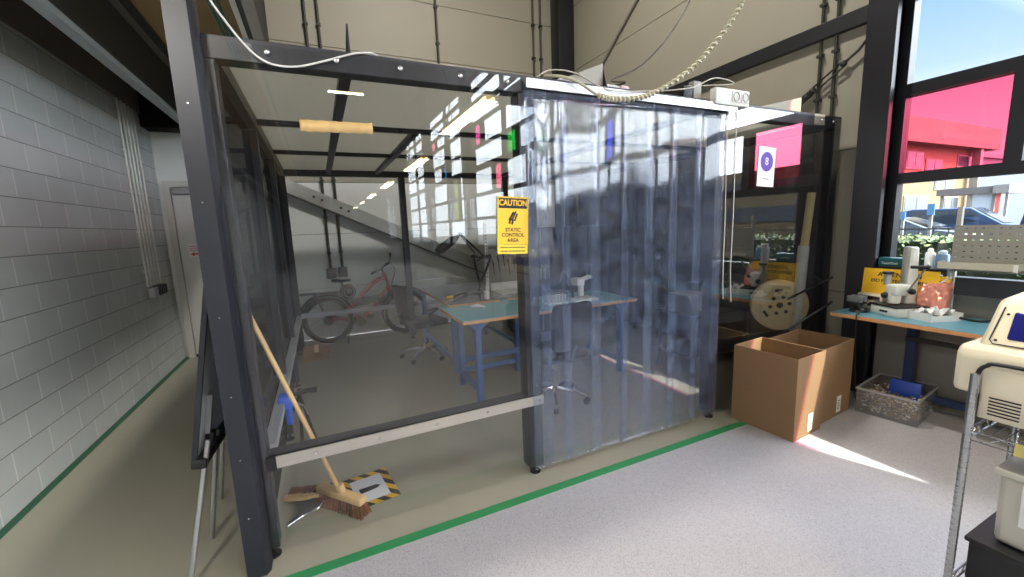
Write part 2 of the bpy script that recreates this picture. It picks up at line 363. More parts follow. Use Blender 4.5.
# diagonal flat brace on the back wall
bd = thing('diagonal_brace', 'long pale flat steel brace sloping down across the back wall', 'brace', (1.6, YB, .6))
a, b_ = V((-.5, YB - .06, 2.44)), V((3.4, YB - .06, .60)); dv = (b_ - a).normalized(); up = V((-dv.z, 0, dv.x)); 
m = MB(); m.prism([((a - up * .095).x, (a - up * .095).z), ((b_ - up * .095).x, (b_ - up * .095).z), ((b_ + up * .095).x, (b_ + up * .095).z), ((a + up * .095).x, (a + up * .095).z)], 1, YB - .07, YB - .045)
m.build('strap', mat('galvanised', (190, 190, 186), 0.4, 0.4, 0.1, 5), bd)
m = MB(); m.prism([((a - up * .115).x, (a - up * .115).z), ((b_ - up * .115).x, (b_ - up * .115).z), ((b_ - up * .095).x, (b_ - up * .095).z), ((a - up * .095).x, (a - up * .095).z)], 1, YB - .1, YB - .02)
m.build('flange', mat('galvanised_dark', (88, 88, 86), 0.5, 0.3), bd)
for d in (.55, .67, .95, 1.07):
    q = a + dv * d; MB().cyl((q.x, YB - .085, q.z), (q.x, YB - .06, q.z), .018, 10).build('bolt', black, bd)

# right wall beyond the booth: beige panels, column, tie beam
rz = [0, .9, 2.24, 3.3, 4.42, 5.5, ZC]
for i in range(len(rz) - 1):
    struct(MB().box(WX - .05, WX + .15, 2.13, YB, rz[i] + .006, rz[i + 1]).build('wall_right' if i == 0 else 'wall_right_%d' % i, beige, loc=(0, 0, 0), bevel=0.004))
struct(MB().box(WX - .035, WX + .15, 2.13, YB, 0, ZC).build('wall_right_core', seam, loc=(0, 0, 0)))
struct(MB().rbox(4.22, WX - .05, 6.75, YB - .02, 0, ZC, .012).build('trim_12', black))
m = MB(); m.box(4.40, 4.46, 1.92, 2.13, 0, ZC); m.box(4.46, WX + .06, 1.98, 2.07, 0, ZC); m.box(WX + .03, WX + .1, 1.92, 2.13, 0, ZC)
struct(m.build('trim_13', mat('column_black', (28, 28, 34), 0.4), bevel=.004))
m = MB(); m.box(4.49, WX - .05, 2.13, YB - .3, 3.29, 3.43)
struct(m.build('trim_14', mat('tie_beam_black', (30, 30, 34), 0.45), bevel=.004))
for k, (y, ) in enumerate(((2.55,), (2.42,))):
    m = MB(); m.tube([(WX - .075, y, 1.9), (WX - .075, y, ZC)], .014, 8)
    for z in (2.3, 2.75, 3.15, 3.6, 4.1): m.box(WX - .1, WX - .045, y - .025, y + .025, z - .012, z + .012)
    o = m.build('wall_conduit', mat('conduit_dark', (52, 48, 44), 0.5)); tag(o, ('left' if k == 0 else 'right') + ' dark conduit of the pair beside the window column', 'conduit', 'dark conduits by the window column')
def rod(name, label, a, b, r, m, cat='brace'):
    return tag(MB().tube([a, b], r, 10).build(name, m), label, cat)
rod('tie_rod', 'long grey diagonal tie rod high on the beige right wall', (4.527, 6.4, 3.9), (4.527, 4.6, 5.2), .022, mat('tie_rod_grey', (136, 132, 122), 0.5))
tb = thing('turnbuckle_brace', 'dark steel brace with turnbuckle next to the window column', 'brace', (4.5, 2.7, 2.75))
A, B = P(778, 122, 0, 4.5), P(870, 40, 0, 4.5); D = (B - A).normalized()
L_ = (B - A).length
dst = mat('dark_steel', (62, 60, 56), 0.4, .4)
MB().prism([(A.y - .0, A.z - .03), ((A + D * L_ * .42).y, (A + D * L_ * .42).z - .04), ((A + D * L_ * .42).y, (A + D * L_ * .42).z + .03), (A.y, A.z + .04)], 0, 4.49, 4.515).build('flat_bar', dst, tb)
m = MB()
for s in (-1, 1):
    n = V((0, -D.z, D.y)) * (.025 * s); m.tube([A + D * L_ * .42 + n, A + D * L_ * .75 + n], .009, 8)
m.ball(A + D * L_ * .42, .034); m.ball(A + D * L_ * .75, .03); m.build('turnbuckle', dst, tb)
MB().tube([A + D * L_ * .75, A + D * L_ * .9, B + V((0, .01, .03)), B + V((0, -.05, .05))], .012, 8).build('hook_rod', dst, tb)
for f in (.2, .36): MB().cyl(A + D * L_ * f + V((-.03, 0, 0)), A + D * L_ * f + V((.02, 0, 0)), .02, 10).build('bolt', screwm, tb)

# right wall with the many-pane windows
frm = mat('window_frame_black', (26, 27, 33), 0.4)
glass = sheet('window_glass', (0.96, 0.98, 0.98), 0.01, 0.0, 0.6)
def cglass(n, t): return sheet('glass_' + n, t, 0.01, 0.0, 0.5)
GL = dict(red=cglass('red', (1.0, .40, .52)), green=cglass('green', (.04, .62, .16)), pink=cglass('pink', (.9, .25, .55)), cyan=cglass('cyan', (.04, .55, .9)), blue=cglass('blue', (.3, .36, .95)), lime=cglass('lime', (.5, .55, .18)))
ROWS = [(1.12, 1.887), (1.975, 2.597), (2.693, 3.36), (3.51, 4.02), (4.09, 4.69), (4.77, 4.97), (5.03, 5.62), (5.62, 6.0)]
ROWS_A = ROWS[:5] + [(4.76, 5.60), (5.60, 5.87)]  # unseen top rows sized for the sun streak, pink pane added for its edge
ROWS_A[4] = (4.09, 4.66)
ROWS = ROWS[:5] + [(4.77, 5.12), (5.2, 5.62), (5.7, 6.0)]
def bay(n, y1, y0, pat, ROWS=ROWS):
    """pat: per row a list of (y_hi, y_lo, colour)"""
    fm = MB(); zz = [(1.02, ROWS[0][0])] + [(ROWS[i][1], ROWS[i + 1][0]) for i in range(len(ROWS) - 1)] + [(ROWS[-1][1], 6.1)]
    for a, b in zz:
        if b - a > .001: fm.box(WX - .05, WX + .05, y0, y1, a, b)
    for r, cells in zip(ROWS, pat):
        edges = [y1] + [v for c in cells for v in c[:2]] + [y0]
        for i in range(0, len(edges), 2):
            if edges[i] - edges[i + 1] > .005: fm.box(WX - .05, WX + .05, edges[i + 1], edges[i], r[0], r[1])
    w = struct(fm.build('window_%d' % n, frm))
    cl = MB(); cols = {}
    for r, cells in zip(ROWS, pat):
        for (h, l, c) in cells:
            if c is None: cl.box(WX - .003, WX + .003, l, h, r[0], r[1])
            else: MB().box(WX - .004, WX + .004, l, h, r[0], r[1]).build(c + '_pane', GL[c], w)
    cl.build('clear_panes', glass, w)
    return w
def split(y1, y0, cuts, col={}):
    e = [y1] + cuts + [y0]; out = []
    for i in range(len(e) - 1):
        out.append((e[i] - (0 if i == 0 else .045), e[i + 1] + (0 if i == len(e) - 2 else .045), col.get(i)))
    return out
# bay beside the desk
B0 = (1.876, -2.95)
bay(1, B0[0] + .03, B0[1], [split(*B0, [-.52]), split(*B0, [1.235, .3, -.52, -1.4], {0: 'red'}), split(*B0, [-.52, -1.1, -1.75], {2: 'blue'}), split(*B0, [.6, -.52, -2.2]), split(*B0, [1.1, -.52, -1.6], {0: 'cyan'}), split(*B0, [-.52]), split(*B0, [], {0: 'pink'})], ROWS_A)
B1 = (-3.25, -8.05)
bay(2, B1[0], B1[1], [split(-3.25, -8.05, [-5.6]), split(-3.25, -8.05, [-5.6]), [(-3.3, -4.2, None), (-4.3, -5.5, None), (-5.72, -6.3, 'red'), (-6.4, -7.87, None)], [(-3.3, -4.7, None), (-4.8, -5.45, 'green'), (-5.63, -7.8, None)], [(-3.3, -5.5, None), (-5.6, -6.98, None), (-7.14, -7.73, 'pink')], split(-3.25, -7.95, [-5.6]), split(-3.25, -7.95, [-5.6]), split(-3.25, -7.95, [-5.6])])
bay(3, -8.4, -13.2, [split(-8.6, -13.1, [-10.75]), [(-8.67, -9.4, None), (-9.5, -10.3, 'lime'), (-10.85, -12.9, None)], [(-8.67, -9.4, None), (-9.5, -10.2, 'lime'), (-10.85, -12.9, None)], [(-8.67, -10.38, None), (-10.84, -11.26, 'cyan'), (-11.44, -12.8, None)], [(-8.67, -10.38, None), (-10.9, -12.88, None)], [(-8.67, -10.38, None), (-10.8, -12.1, None), (-12.18, -12.9, 'red')], split(-8.6, -13.1, [-10.75]), split(-8.6, -13.1, [-10.75])])
bay(4, -13.55, -18.35, [split(-13.6, -18.3, [-15.9])] * 8)
for i, y in enumerate((-3.1, -8.22, -13.37, -18.5)):
    struct(MB().rbox(WX - .25, WX + .1, y - .13, y + .13, 0, ZC, .01).build('trim_%d' % (15 + i), mat('column_black', (28, 28, 34), 0.4)))
struct(MB().box(WX - .05, WX + .15, -18.4, 1.92, 0, 1.02).build('wall_right_low', mat('grey_low_wall', (124, 120, 112), 0.6), loc=(0, 0, 0)))
struct(MB().box(WX - .05, WX + .02, -18.4, 1.92, 6.1, ZC).build('wall_right_high', beige, loc=(0, 0, 0)))
struct(MB().box(WX - .05, WX + .15, YF, -18.6, 0, ZC).build('wall_right_far', beige, loc=(0, 0, 0)))
struct(MB().box(LW - .2, WX + .2, YF - .1, YF, 0, ZC).build('wall_front', mat('far_wall', (150, 146, 138), 0.7), loc=(0, 0, 0)))
struct(MB().box(LW - .2, WX + .12, YF, YB + .1, ZC, ZC + .15).build('ceiling', mat('hall_ceiling', (150, 148, 142), 0.7), loc=(0, 0, 0)))
m = MB(); m.box(WX - .075, WX - .05, -1, 1.9, 0.02, .11)
struct(m.build('baseboard_right', mat('baseboard_beige', (132, 122, 106), 0.6)))
m = MB(); m.box(WX - .12, WX - .05, -2, 1.5, .86, 1.01)
# unseen slab added outside to keep sun off the panes below it
struct(MB().box(WX + .1, WX + 1.75, -6.5, 5.5, 5.03, 5.11).build('trim_19', mat('sun_blocker_grey', (120, 120, 120), 0.6)))

# ================================================================== OUTDOORS
struct(MB().box(WX + .15, 130, -90, 70, -.12, 0.0).build('ground', mat('asphalt', (72, 71, 70), 0.9, 0, .1, 2), loc=(60, 0, 0)))
def hedge_obj():
    t = bmesh.new(); n = 0
    m = MB()
    for i in range(9000):
        y = random.uniform(-9, 5.6); f = random.random()
        if f < .55: x, z = 8.6 + random.gauss(0, .05), random.uniform(.0, 1.2)
        else: x, z = random.uniform(8.6, 9.5), 1.2 + random.gauss(0, .035)
        a = V((random.gauss(0, 1), random.gauss(0, 1), random.gauss(0, 1))).normalized(); b = a.orthogonal().normalized(); s = random.uniform(.022, .05); c = V((x, y, z)); 
        m.mi = random.choice((0, 0, 1)); m.quad(c + a * s, c + b * s * .6, c - a * s, c - b * s * .6)
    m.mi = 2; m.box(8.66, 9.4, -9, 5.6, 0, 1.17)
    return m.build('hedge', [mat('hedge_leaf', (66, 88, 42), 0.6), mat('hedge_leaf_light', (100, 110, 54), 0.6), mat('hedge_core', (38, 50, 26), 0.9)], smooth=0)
tag(hedge_obj(), 'clipped green hedge running outside the big window', 'hedge')
def fence():
    t = thing('railing', 'thin dark metal railing behind the hedge outside', 'railing', (10.2, 0, 0))
    m = MB(); m.box(10.19, 10.21, -6, 6, 1.3, 1.33); m.build('rail', dgrey, t)
    m = MB()
    for k in range(60): m.box(10.192, 10.208, -6 + k * .2, -5.985 + k * .2, 0, 1.36)
    m.build('bars', dgrey, t)
fence()
def car(label, loc, rz, body, length=4.3, h=1.5, van=False):
    t = thing('car', label, 'car', loc, rz); L = length / 2
    M = lambda q: q
    if van: prof = [(-L, .3), (-L, 1.0), (-L + .1, h - .1), (-L + .5, h), (L * .1, h), (L * .55, .98), (L * .92, .86), (L, .7), (L, .3)]
    else: prof = [(-L, .3), (-L, .85), (-L + .35, .95), (-L * .45, h), (L * .1, h - .02), (L * .52, .95), (L * .92, .82), (L, .65), (L, .3)]
    # lower body full width, cabin narrower
    b = MB(); t0 = bmesh.new()
    secs = []
    for w, ins in ((-.86, .0), (-.80, 1), (.80, 1), (.86, 0)):
        secs.append([b.b.verts.new((x, w * (1 if z < 1 else .84), z)) for x, z in prof])
    n = len(prof)
    for A_, B_ in zip(secs, secs[1:]):
        for k in range(n): b.b.faces.new((A_[k], A_[(k + 1) % n], B_[(k + 1) % n], B_[k]))
    b.b.faces.new(secs[0][::-1]); b.b.faces.new(secs[-1])
    b.build('body', mat('car_paint_%d_%d_%d' % body, body, 0.18, .35), t, local=True, bevel=.04, smooth=60)
    gm = mat('car_glass', (40, 50, 60), 0.08, .1)
    x0 = -L + .45 if van else -L * .42
    for s in (-1, 1):
        g = MB(); g.prism([(x0, 1.0), (x0 + .12, h - .1), (L * .08, h - .1), (L * .45, 1.0)], 1, s * .70, s * .80); g.build('side_glass', gm, t, local=True)
    w = MB(); a_, c_ = (V((L * .13, 0, h - .06)), V((L * .54, 0, 1.0))); w.quad(a_ + V((.02, -.62, .03)), a_ + V((.02, .62, .03)), c_ + V((.03, .7, .03)), c_ + V((.03, -.7, .03))); w.build('windscreen', gm, t, local=True)
    for sx in (-1, 1):
        for s in (-1, 1):
            wl = MB(); wl.lathe([(.2, -.1), (.31, -.1), (.33, -.05), (.33, .05), (.31, .1), (.2, .1)], seg=20, M=Matrix.Translation((sx * L * .62, s * .8, .33)) @ Matrix.Rotation(PI / 2, 4, 'X'))
            wl.build('wheel', rubber, t, local=True)
    return t
q = P(935, 215, 0, 26.0); car('blue hatchback parked outside, behind the hedge and under the red pane', (27.6, 8.6, 0), -PI / 2 + .05, (40, 62, 96), 4.6, 1.72, True)
car('grey sedan parked outside at the window\'s left edge, nearest the hedge', (22.4, 9.0, 0), -PI / 2 + .05, (70, 78, 88), 4.5, 1.42)
car('dark blue car parked at the right edge of the view outside', (25.5, 4.1, 0), -PI / 2, (34, 44, 66), 4.4, 1.7, True)
def building():
    t = thing('office_building', 'pale yellow office building with a broad flat roof overhang outside', 'building', (32, 15, 0))
    y = 12.7
    MB().box(20, 41.5, y, 26, 0, 5.6).build('wall', mat('cream_render', (104, 87, 58), 0.8), t)
    MB().box(19, 42, 12, 28, 5.5, 6.8).build('roof', mat('roof_fascia', (92, 80, 66), 0.7), t)
    wm = mat('office_glass', (60, 66, 74), 0.15, .2); fmx = mat('office_window_frame', (116, 112, 106), 0.6)
    for (a, b, c, d) in [(904, 197, 924, 222), (935, 180.5, 952, 189), (926, 160, 940, 173), (944, 198, 955, 214), (907, 152, 921, 168), (958, 156, 976, 167)]:
        p0, p1 = P(a, b, 1, y), P(c, d, 1, y); x0, x1, z0, z1 = p0.x, p1.x, p1.z, p0.z
        f = MB(); f.box(x0 - .08, x1 + .08, y - .05, y + .02, z0 - .08, z1 + .08); fo = f.build('window_frame', fmx, t)
        g = MB(); mid = (x0 + x1) / 2; g.box(x0, mid - .04, y - .07, y, z0, z1); g.box(mid + .04, x1, y - .07, y, z0, z1); g.build('window_glass', wm, fo)
    MB().box(39.5, 39.9, 12.1, 12.5, 0, 5.5).build('column', fmx, t)
building()
g = thing('warehouse', 'large blue grey warehouse far outside at the right', 'building', (75, 12, 0))
MB().box(44, 110, 16, 40, 0, 6.0).build('wall', mat('warehouse_cladding', (62, 69, 82), 0.6), g)
MB().box(43.9, 110.1, 15.8, 40.1, 6.0, 6.25).build('roof_edge', mat('roof_edge_grey', (80, 84, 90), 0.6), g)
g = thing('entrance_canopy', 'white and grey flat roofed entrance shelter outside behind the parked cars', 'canopy', (31, 8, 0))
cw = mat('canopy_white', (118, 118, 117), 0.6)
MB().box(31.2, 33.5, 8.95, 11.1, 2.42, 2.76).build('roof', mat('canopy_grey', (92, 90, 92), 0.6), g)
MB().box(31.1, 33.6, 8.4, 8.95, 2.38, 2.8).build('roof_end', cw, g)
for y in (8.5, 8.95, 9.8, 10.9): MB().box(31.3, 31.42, y - .05, y + .05, 0, 2.42).build('post', cw, g)
MB().box(31.32, 31.36, 9.0, 9.7, .3, 2.4).build('side_pane', mat('canopy_pane', (150, 164, 176), 0.15), g)
MB().box(31.25, 31.35, 8.7, 8.85, .3, 2.4).build('red_panel', mat('canopy_red', (206, 96, 90), 0.5), g)
g = thing('parking_sign', 'small blue parking sign on a white post above the hedge', 'sign', (14, 5.4, 0))
s0 = P(932, 207, 0, 14)
MB().box(13.98, 14.03, s0.y - .03, s0.y + .03, 0, s0.z + .08).build('post', cw, g)
MB().box(13.95, 13.98, s0.y - .07, s0.y + .07, s0.z - .2, s0.z + .08).build('plate', mat('sign_blue', (70, 112, 150), 0.5), g)
s1 = P(903, 218, 0, 14)
g = thing('parking_sign', 'second blue parking sign, low at the left edge of the window', 'sign', (14, s1.y, 0))
MB().box(13.98, 14.03, s1.y - .03, s1.y + .03, 0, s1.z).build('post', cw, g)
MB().box(13.95, 13.98, s1.y - .06, s1.y + .06, s1.z - .04, s1.z + .16).build('plate', mat('sign_blue', (70, 112, 150), 0.5), g)
g = thing('long_building', 'long low cream building across the car park, mirrored in the booth sheets', 'building', (30, -40, 0))
MB().box(38, 46, -85, -6, 0, 6).build('wall', mat('cream_render', (104, 87, 58), 0.8), g)
m = MB(); m.box(37.9, 38.05, -85, -6, 1.2, 2.6); m.box(37.9, 38.05, -85, -6, 3.8, 5.0); m.build('window_bands', mat('office_glass', (70, 76, 84), 0.15, .2), g)

# ================================================================== LIGHT
w = bpy.data.worlds.new('sky'); S.world = w; w.use_nodes = True; nt = w.node_tree; nt.nodes.clear()
SUN = V((.275, -.756, 1.0)).normalized()
tc = nt.nodes.new('ShaderNodeTexCoord'); sp = nt.nodes.new('ShaderNodeSeparateXYZ'); nt.links.new(tc.outputs['Generated'], sp.inputs[0])
cr = nt.nodes.new('ShaderNodeValToRGB'); e = cr.color_ramp.elements; e[0].position = 0; e[0].color = (.95, .95, .98, 1); e[1].position = .9; e[1].color = (.12, .26, .6, 1)
x = cr.color_ramp.elements.new(.15); x.color = (.66, .70, .78, 1); x = cr.color_ramp.elements.new(.23); x.color = (.34, .46, .62, 1); x = cr.color_ramp.elements.new(.42); x.color = (.13, .29, .62, 1)
nt.links.new(sp.outputs['Z'], cr.inputs[0])
dt = nt.nodes.new('ShaderNodeVectorMath'); dt.operation = 'DOT_PRODUCT'; nt.links.new(tc.outputs['Generated'], dt.inputs[0]); dt.inputs[1].default_value = SUN
mr = nt.nodes.new('ShaderNodeMapRange'); mr.inputs['From Min'].default_value = 0.25; mr.inputs['From Max'].default_value = 1.0; mr.inputs['To Min'].default_value = 0.0; mr.inputs['To Max'].default_value = 1.0; nt.links.new(dt.outputs['Value'], mr.inputs['Value'])
pw = nt.nodes.new('ShaderNodeMath'); pw.operation = 'POWER'; pw.inputs[1].default_value = 1.2; nt.links.new(mr.outputs[0], pw.inputs[0])
mx = nt.nodes.new('ShaderNodeMix'); mx.data_type = 'RGBA'; nt.links.new(pw.outputs[0], mx.inputs['Factor']); nt.links.new(cr.outputs[0], mx.inputs['A']); mx.inputs['B'].default_value = (10.0, 10.6, 11.4, 1)
bg = nt.nodes.new('ShaderNodeBackground'); bg.inputs['Strength'].default_value = 1.6; nt.links.new(mx.outputs['Result'], bg.inputs['Color'])
wo = nt.nodes.new('ShaderNodeOutputWorld'); nt.links.new(bg.outputs[0], wo.inputs[0])
sl = bpy.data.lights.new('sun', 'SUN'); sl.energy = 13; sl.angle = math.radians(.25); sl.color = (1, .93, .8)
so = bpy.data.objects.new('sun', sl); COL.objects.link(so); so.rotation_euler = SUN.to_track_quat('Z', 'Y').to_euler(); so.location = (4, -10, 14)

tubem = mat('lamp_tube', (255, 240, 190), 0.4, emit=((255, 222, 140), 22.0))
lampw = mat('lamp_body', (236, 226, 196), 0.5)
def strip_lamp(x, y0, y1, z, label, along='y', power=55, cable=True):
    c = (x, (y0 + y1) / 2) if along == 'y' else ((y0 + y1) / 2, x)
    t = thing('strip_lamp', label, 'lamp', (c[0], c[1], z), 0 if along == 'y' else PI / 2, 'hall strip lamps'); h = (y1 - y0) / 2
    m = MB(); m.prism([(-.055, 0), (.055, 0), (.12, -.075), (.10, -.08), (.0, -.03), (-.10, -.08), (-.12, -.075)], 1, -h, h); m.build('housing', lampw, t, local=True)
    for s in (-1, 1):
        MB().tube([(s * .055, -h + .03, -.07), (s * .055, h - .03, -.07)], .016, 10).build('tube', tubem, t, local=True)
        MB().cyl((s * .05, -h - .012, -.035), (s * .05, -h + .01, -.035), .018, 10).build('end_cap', blackp, t, local=True)
    if cable:
        MB().tube(arc([(0, -h * .9, 0), (.08, -h * .95, .5), (-.02, -h, 1.4), (0, -h, ZC - z)], 6), .012, 6).build('supply_cable', mat('lamp_cable', (60, 58, 52), 0.6), t, local=True)
        for s in (-.6, .6): MB().tube([(0, s * h, 0), (0, s * h, ZC - z)], .003, 5).build('suspension_wire', dgrey, t, local=True)
    l = bpy.data.lights.new('strip_light', 'AREA'); l.shape = 'RECTANGLE'; l.size = .2; l.size_y = 2 * h; l.energy = power; l.color = (1, .93, .82)
    lo = bpy.data.objects.new('strip_light', l); COL.objects.link(lo); lo.parent = t; lo.location = (0, 0, -.1)
strip_lamp(1.95, -1.95, -.1, 3.2, 'hanging twin-tube strip lamp nearest the booth, mirrored largest in its front sheet', power=36)
for i, nm in enumerate(('second', 'third', 'fourth')):
    y = -4.2 - i * 4.3; strip_lamp(2.15, y - 1.85, y, 3.2, 'hanging strip lamp, ' + nm + ' of the row mirrored in the booth front', power=36)
strip_lamp(-12.2, .8, 2.0, 6.75, 'strip lamp hung crosswise high in the hall, mirrored near the booth ceiling', 'x', 60)
# added point fill under the mezzanine, brightens the corridor, no fixture
l = bpy.data.lights.new('mezzanine_fill', 'POINT'); l.shadow_soft_size = .15; l.energy = 95; l.color = (1, .97, .93)
lo = bpy.data.objects.new('mezzanine_fill', l); COL.objects.link(lo); lo.location = (-.95, .3, 3.1)
# added fill discs below the hall ceiling, the strongest above the booth
for i, (x, y) in enumerate([(1.8, 3.4), (1.8, -3.4), (1.8, -7.4)]):
    l = bpy.data.lights.new('fill_disc', 'AREA'); l.shape = 'DISK'; l.size = .5; l.energy = (235, 50, 50)[i]; l.color = (1, .95, .86)
    lo = bpy.data.objects.new('fill_disc', l); COL.objects.link(lo); lo.location = (x, y, ZC - .4)
S.cycles.use_denoising = True
S.cycles.max_bounces = 14; S.cycles.transparent_max_bounces = 40; S.cycles.glossy_bounces = 6; S.cycles.diffuse_bounces = 4; S.cycles.transmission_bounces = 6
S.cycles.sample_clamp_indirect = 6.0; S.cycles.caustics_reflective = False; S.cycles.caustics_refractive = False
S.view_settings.view_transform = 'Standard'; S.view_settings.look = 'None'; S.view_settings.gamma = 1; S.view_settings.use_curve_mapping = False
S.view_settings.exposure = 0.35
# ================================================================== THE BOOTH
X0, X1, Y0, Y1, ZT = -.405, 4.41, 2.268, 6.35, 2.52
bt = thing('clean_booth', 'dark framed walk-in booth with clear sheet walls and a grey sheet ceiling', 'booth', (2, 4.2, 0))
bluish = mat('frame_paint', (58, 62, 76), 0.33, .15, .05, 20)
clear = sheet('clear_sheet', (.97, .975, .975), .016, 0.0, 1.0, haze=.003, hazecol=(205, 208, 210), bump=.06, bscale=(.9, .9, .5), bdist=.01)
clear_r = sheet('clear_sheet_right', (.86, .87, .88), .10, 0.0, 1.0, haze=.006, hazecol=(205, 208, 210))
side = sheet('darkened_side_sheet', (.22, .225, .26), .01, 0.02, .5)  # clear sheets tinted dark so the booth's left side reads dim
backsheet = sheet('clear_back_sheet', (.95, .96, .96), .01, 0.0, .4)
def P_(n, m_, mt=bluish, bevel=.004): return m_.build(n, mt, bt, bevel=bevel)
# corner post nearest the camera with its bright chamfer
m = MB(); m.prism([(-.470, 2.162), (-.388, 2.162), (-.372, 2.185), (-.372, 2.266), (-.470, 2.266)], 2, 0.0, 2.95)
cp = m.build('corner_post', slate, bt)
for z in (.32, .62, .93, 1.3, 1.8, 2.2): MB().cyl((-.43, 2.1625, z), (-.43, 2.160, z), .0032, 8).build('screw', screwm, cp)
def post(x0, x1, y0, y1, front=True, foot=True):
    o = P_('post', MB().box(x0, x1, y0, y1, .05, ZT - .1), slate)
    if foot:
        c = ((x0 + x1) / 2, (y0 + y1) / 2 - .02)
        MB().lathe([(.0, 0), (.036, 0), (.036, .008), (.012, .014), (.012, .055), (0, .055)], (c[0], c[1], 0), 16).build('foot', rubber, o)
    return o
post(-.405, -.335, 2.268, 2.36)
pm = post(1.13, 1.235, 2.268, 2.37)
for z in (.13, .33, .62, .9, 1.2, 1.5, 1.8, 2.1): MB().cyl((1.195, 2.253, z), (1.195, 2.268, z), .007, 8).build('screw', screwm, pm)
p3 = post(2.80, 2.885, 2.268, 2.36)
post(4.31, 4.41, 2.268, 2.36)
for x in (X0, 1.14, 2.8, 4.31): post(x, x + .085, Y1 - .09, Y1)
for y in (3.62, 4.92): post(X0, X0 + .07, y, y + .08); post(4.33, 4.41, y, y + .08)
# top frame
fb = P_('top_beam', MB().box(-.374, X1, 2.268, 2.36, 2.42, ZT), slate)
for x in (-.13, .16, .46, .78, 1.06, 4.08, 4.26): MB().lathe([(0, 0), (.012, 0), (.012, .005), (.006, .009), (0, .009)], seg=10, M=Matrix.Translation((x, 2.256, 2.468)) @ Matrix.Rotation(PI / 2, 4, 'X')).build('screw', screwm, fb)
P_('top_beam', MB().box(X0, X1, Y1 - .09, Y1, 2.42, ZT), slate)
P_('top_beam', MB().box(X0, X0 + .08, 2.36, Y1 - .09, 2.42, ZT), slate)
P_('top_beam', MB().box(X1 - .08, X1, 2.36, Y1 - .09, 2.42, ZT), slate)
for x in (.21, .84, 2.8): P_('ceiling_bar', MB().box(x - .03, x + .03, 2.36 if x < .5 or x > 2 else 3.7, Y1 - .09, 2.45, 2.50), black)
for y in (3.66, 4.88): P_('ceiling_bar', MB().box(X0 + .08, X1 - .08, y - .022, y + .022, 2.46, 2.50), black)
xs = [X0 + .08, .21, 2.8, X1 - .08]; ys = [2.36, 3.66, 4.88, Y1 - .09]
for i in range(3):
    for j in range(3): P_('ceiling_sheet', MB().box(xs[i], xs[i + 1], ys[j], ys[j + 1], 2.502, 2.512), panelgrey, 0)
# rails
rl = P_('front_rail', MB().box(-.335, 1.13, 2.268, 2.36, .50, .556), slate)
ts = MB().box(-.30, 1.236, 2.246, 2.252, .494, .556).build('trim_strip', steel, rl)
for x in (-.12, .2, .52, .84, 1.2): MB().lathe([(0, 0), (.008, 0), (.007, .004), (0, .005)], seg=10, M=Matrix.Translation((x, 2.246, .526)) @ Matrix.Rotation(PI / 2, 4, 'X')).build('screw', screwm, rl)
MB().box(-.345, -.30, 2.245, 2.258, .485, .556).build('end_piece', blackp, rl)
alu2 = mat('rail_alu', (176, 180, 186), 0.4, .25)
al = MB(); al.box(-.37, -.31, 2.40, Y1 - .1, .51, .555); al.box(-.362, -.352, 2.40, Y1 - .1, .555, .56); al.box(-.335, -.325, 2.40, Y1 - .1, .555, .56); al.box(-.318, -.31, 2.40, Y1 - .1, .555, .56); P_('side_rail', al, alu2, 0)
al = MB(); al.box(X0 + .08, 1.14, Y1 - .075, Y1 - .02, .50, .56); al.box(1.225, 2.8, Y1 - .075, Y1 - .02, .50, .56); P_('back_rail', al, alu2, .003)
# sheets
P_('front_sheet', MB().box(-.372, 1.236, 2.2615, 2.2655, .03, 2.50), clear, 0)
P_('right_front_sheet', MB().box(2.83, 4.40, 2.2615, 2.2655, .03, 2.50), clear_r, 0)
for a, b_ in ((2.36, 3.62), (3.70, 4.92), (5.0, Y1 - .09)):
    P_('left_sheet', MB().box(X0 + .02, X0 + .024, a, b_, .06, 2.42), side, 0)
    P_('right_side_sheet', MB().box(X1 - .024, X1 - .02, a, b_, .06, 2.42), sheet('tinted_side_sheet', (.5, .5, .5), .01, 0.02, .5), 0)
for a, b_ in ((X0 + .085, 1.14), (1.225, 2.8), (2.885, 4.31)): P_('back_sheet', MB().box(a, b_, Y1 - .014, Y1 - .01, .06, 2.42), backsheet, 0)
# strip curtain: overlapping soft clear strips, each gently bowed and rippled
strip = sheet('curtain_strip', (.93, .94, .96), .014, 0.06, 1.0, haze=.10, hazecol=(176, 194, 232), bump=.25, bscale=(1.2, 1, 2.2), bdist=.012, scratch=.8)
P_('curtain_rail', MB().box(1.165, 2.955, 2.222, 2.23, 2.438, 2.492), mat('rail_white_alu', (206, 208, 212), 0.35, .5), .002)
SX = [(1.155, 1.30), (1.235, 1.455), (1.39, 1.69), (1.622, 1.93), (1.866, 2.15), (2.08, 2.385), (2.30, 2.62), (2.555, 2.865)]
for i, (a, b_) in enumerate(SX):
    m = MB(); nx, nz = 10, 46; g = []; yb = 2.238 + (.010 if i % 2 else 0); ph = random.uniform(0, 6)
    for k in range(nz + 1):
        z = .05 + (2.43 - .05) * k / nz; row = []
        for j in range(nx + 1):
            u = j / nx; x = a + (b_ - a) * u
            y = yb - .005 * math.sin(PI * u) * (1 if i % 2 else -.5) * (.35 + .65 * (z / 2.4)) + .0016 * math.sin(z * 6 + ph) * (u - .5) + .0012 * math.sin(z * 4.3 + ph * 2)
            row.append(m.b.verts.new((x, y, z)))
        g.append(row)
    for k in range(nz):
        for j in range(nx): m.b.faces.new((g[k][j], g[k][j + 1], g[k + 1][j + 1], g[k + 1][j]))
    o = m.build('curtain_strip', strip, bt, smooth=180); sd = o.modifiers.new('thickness', 'SOLIDIFY'); sd.thickness = .0025
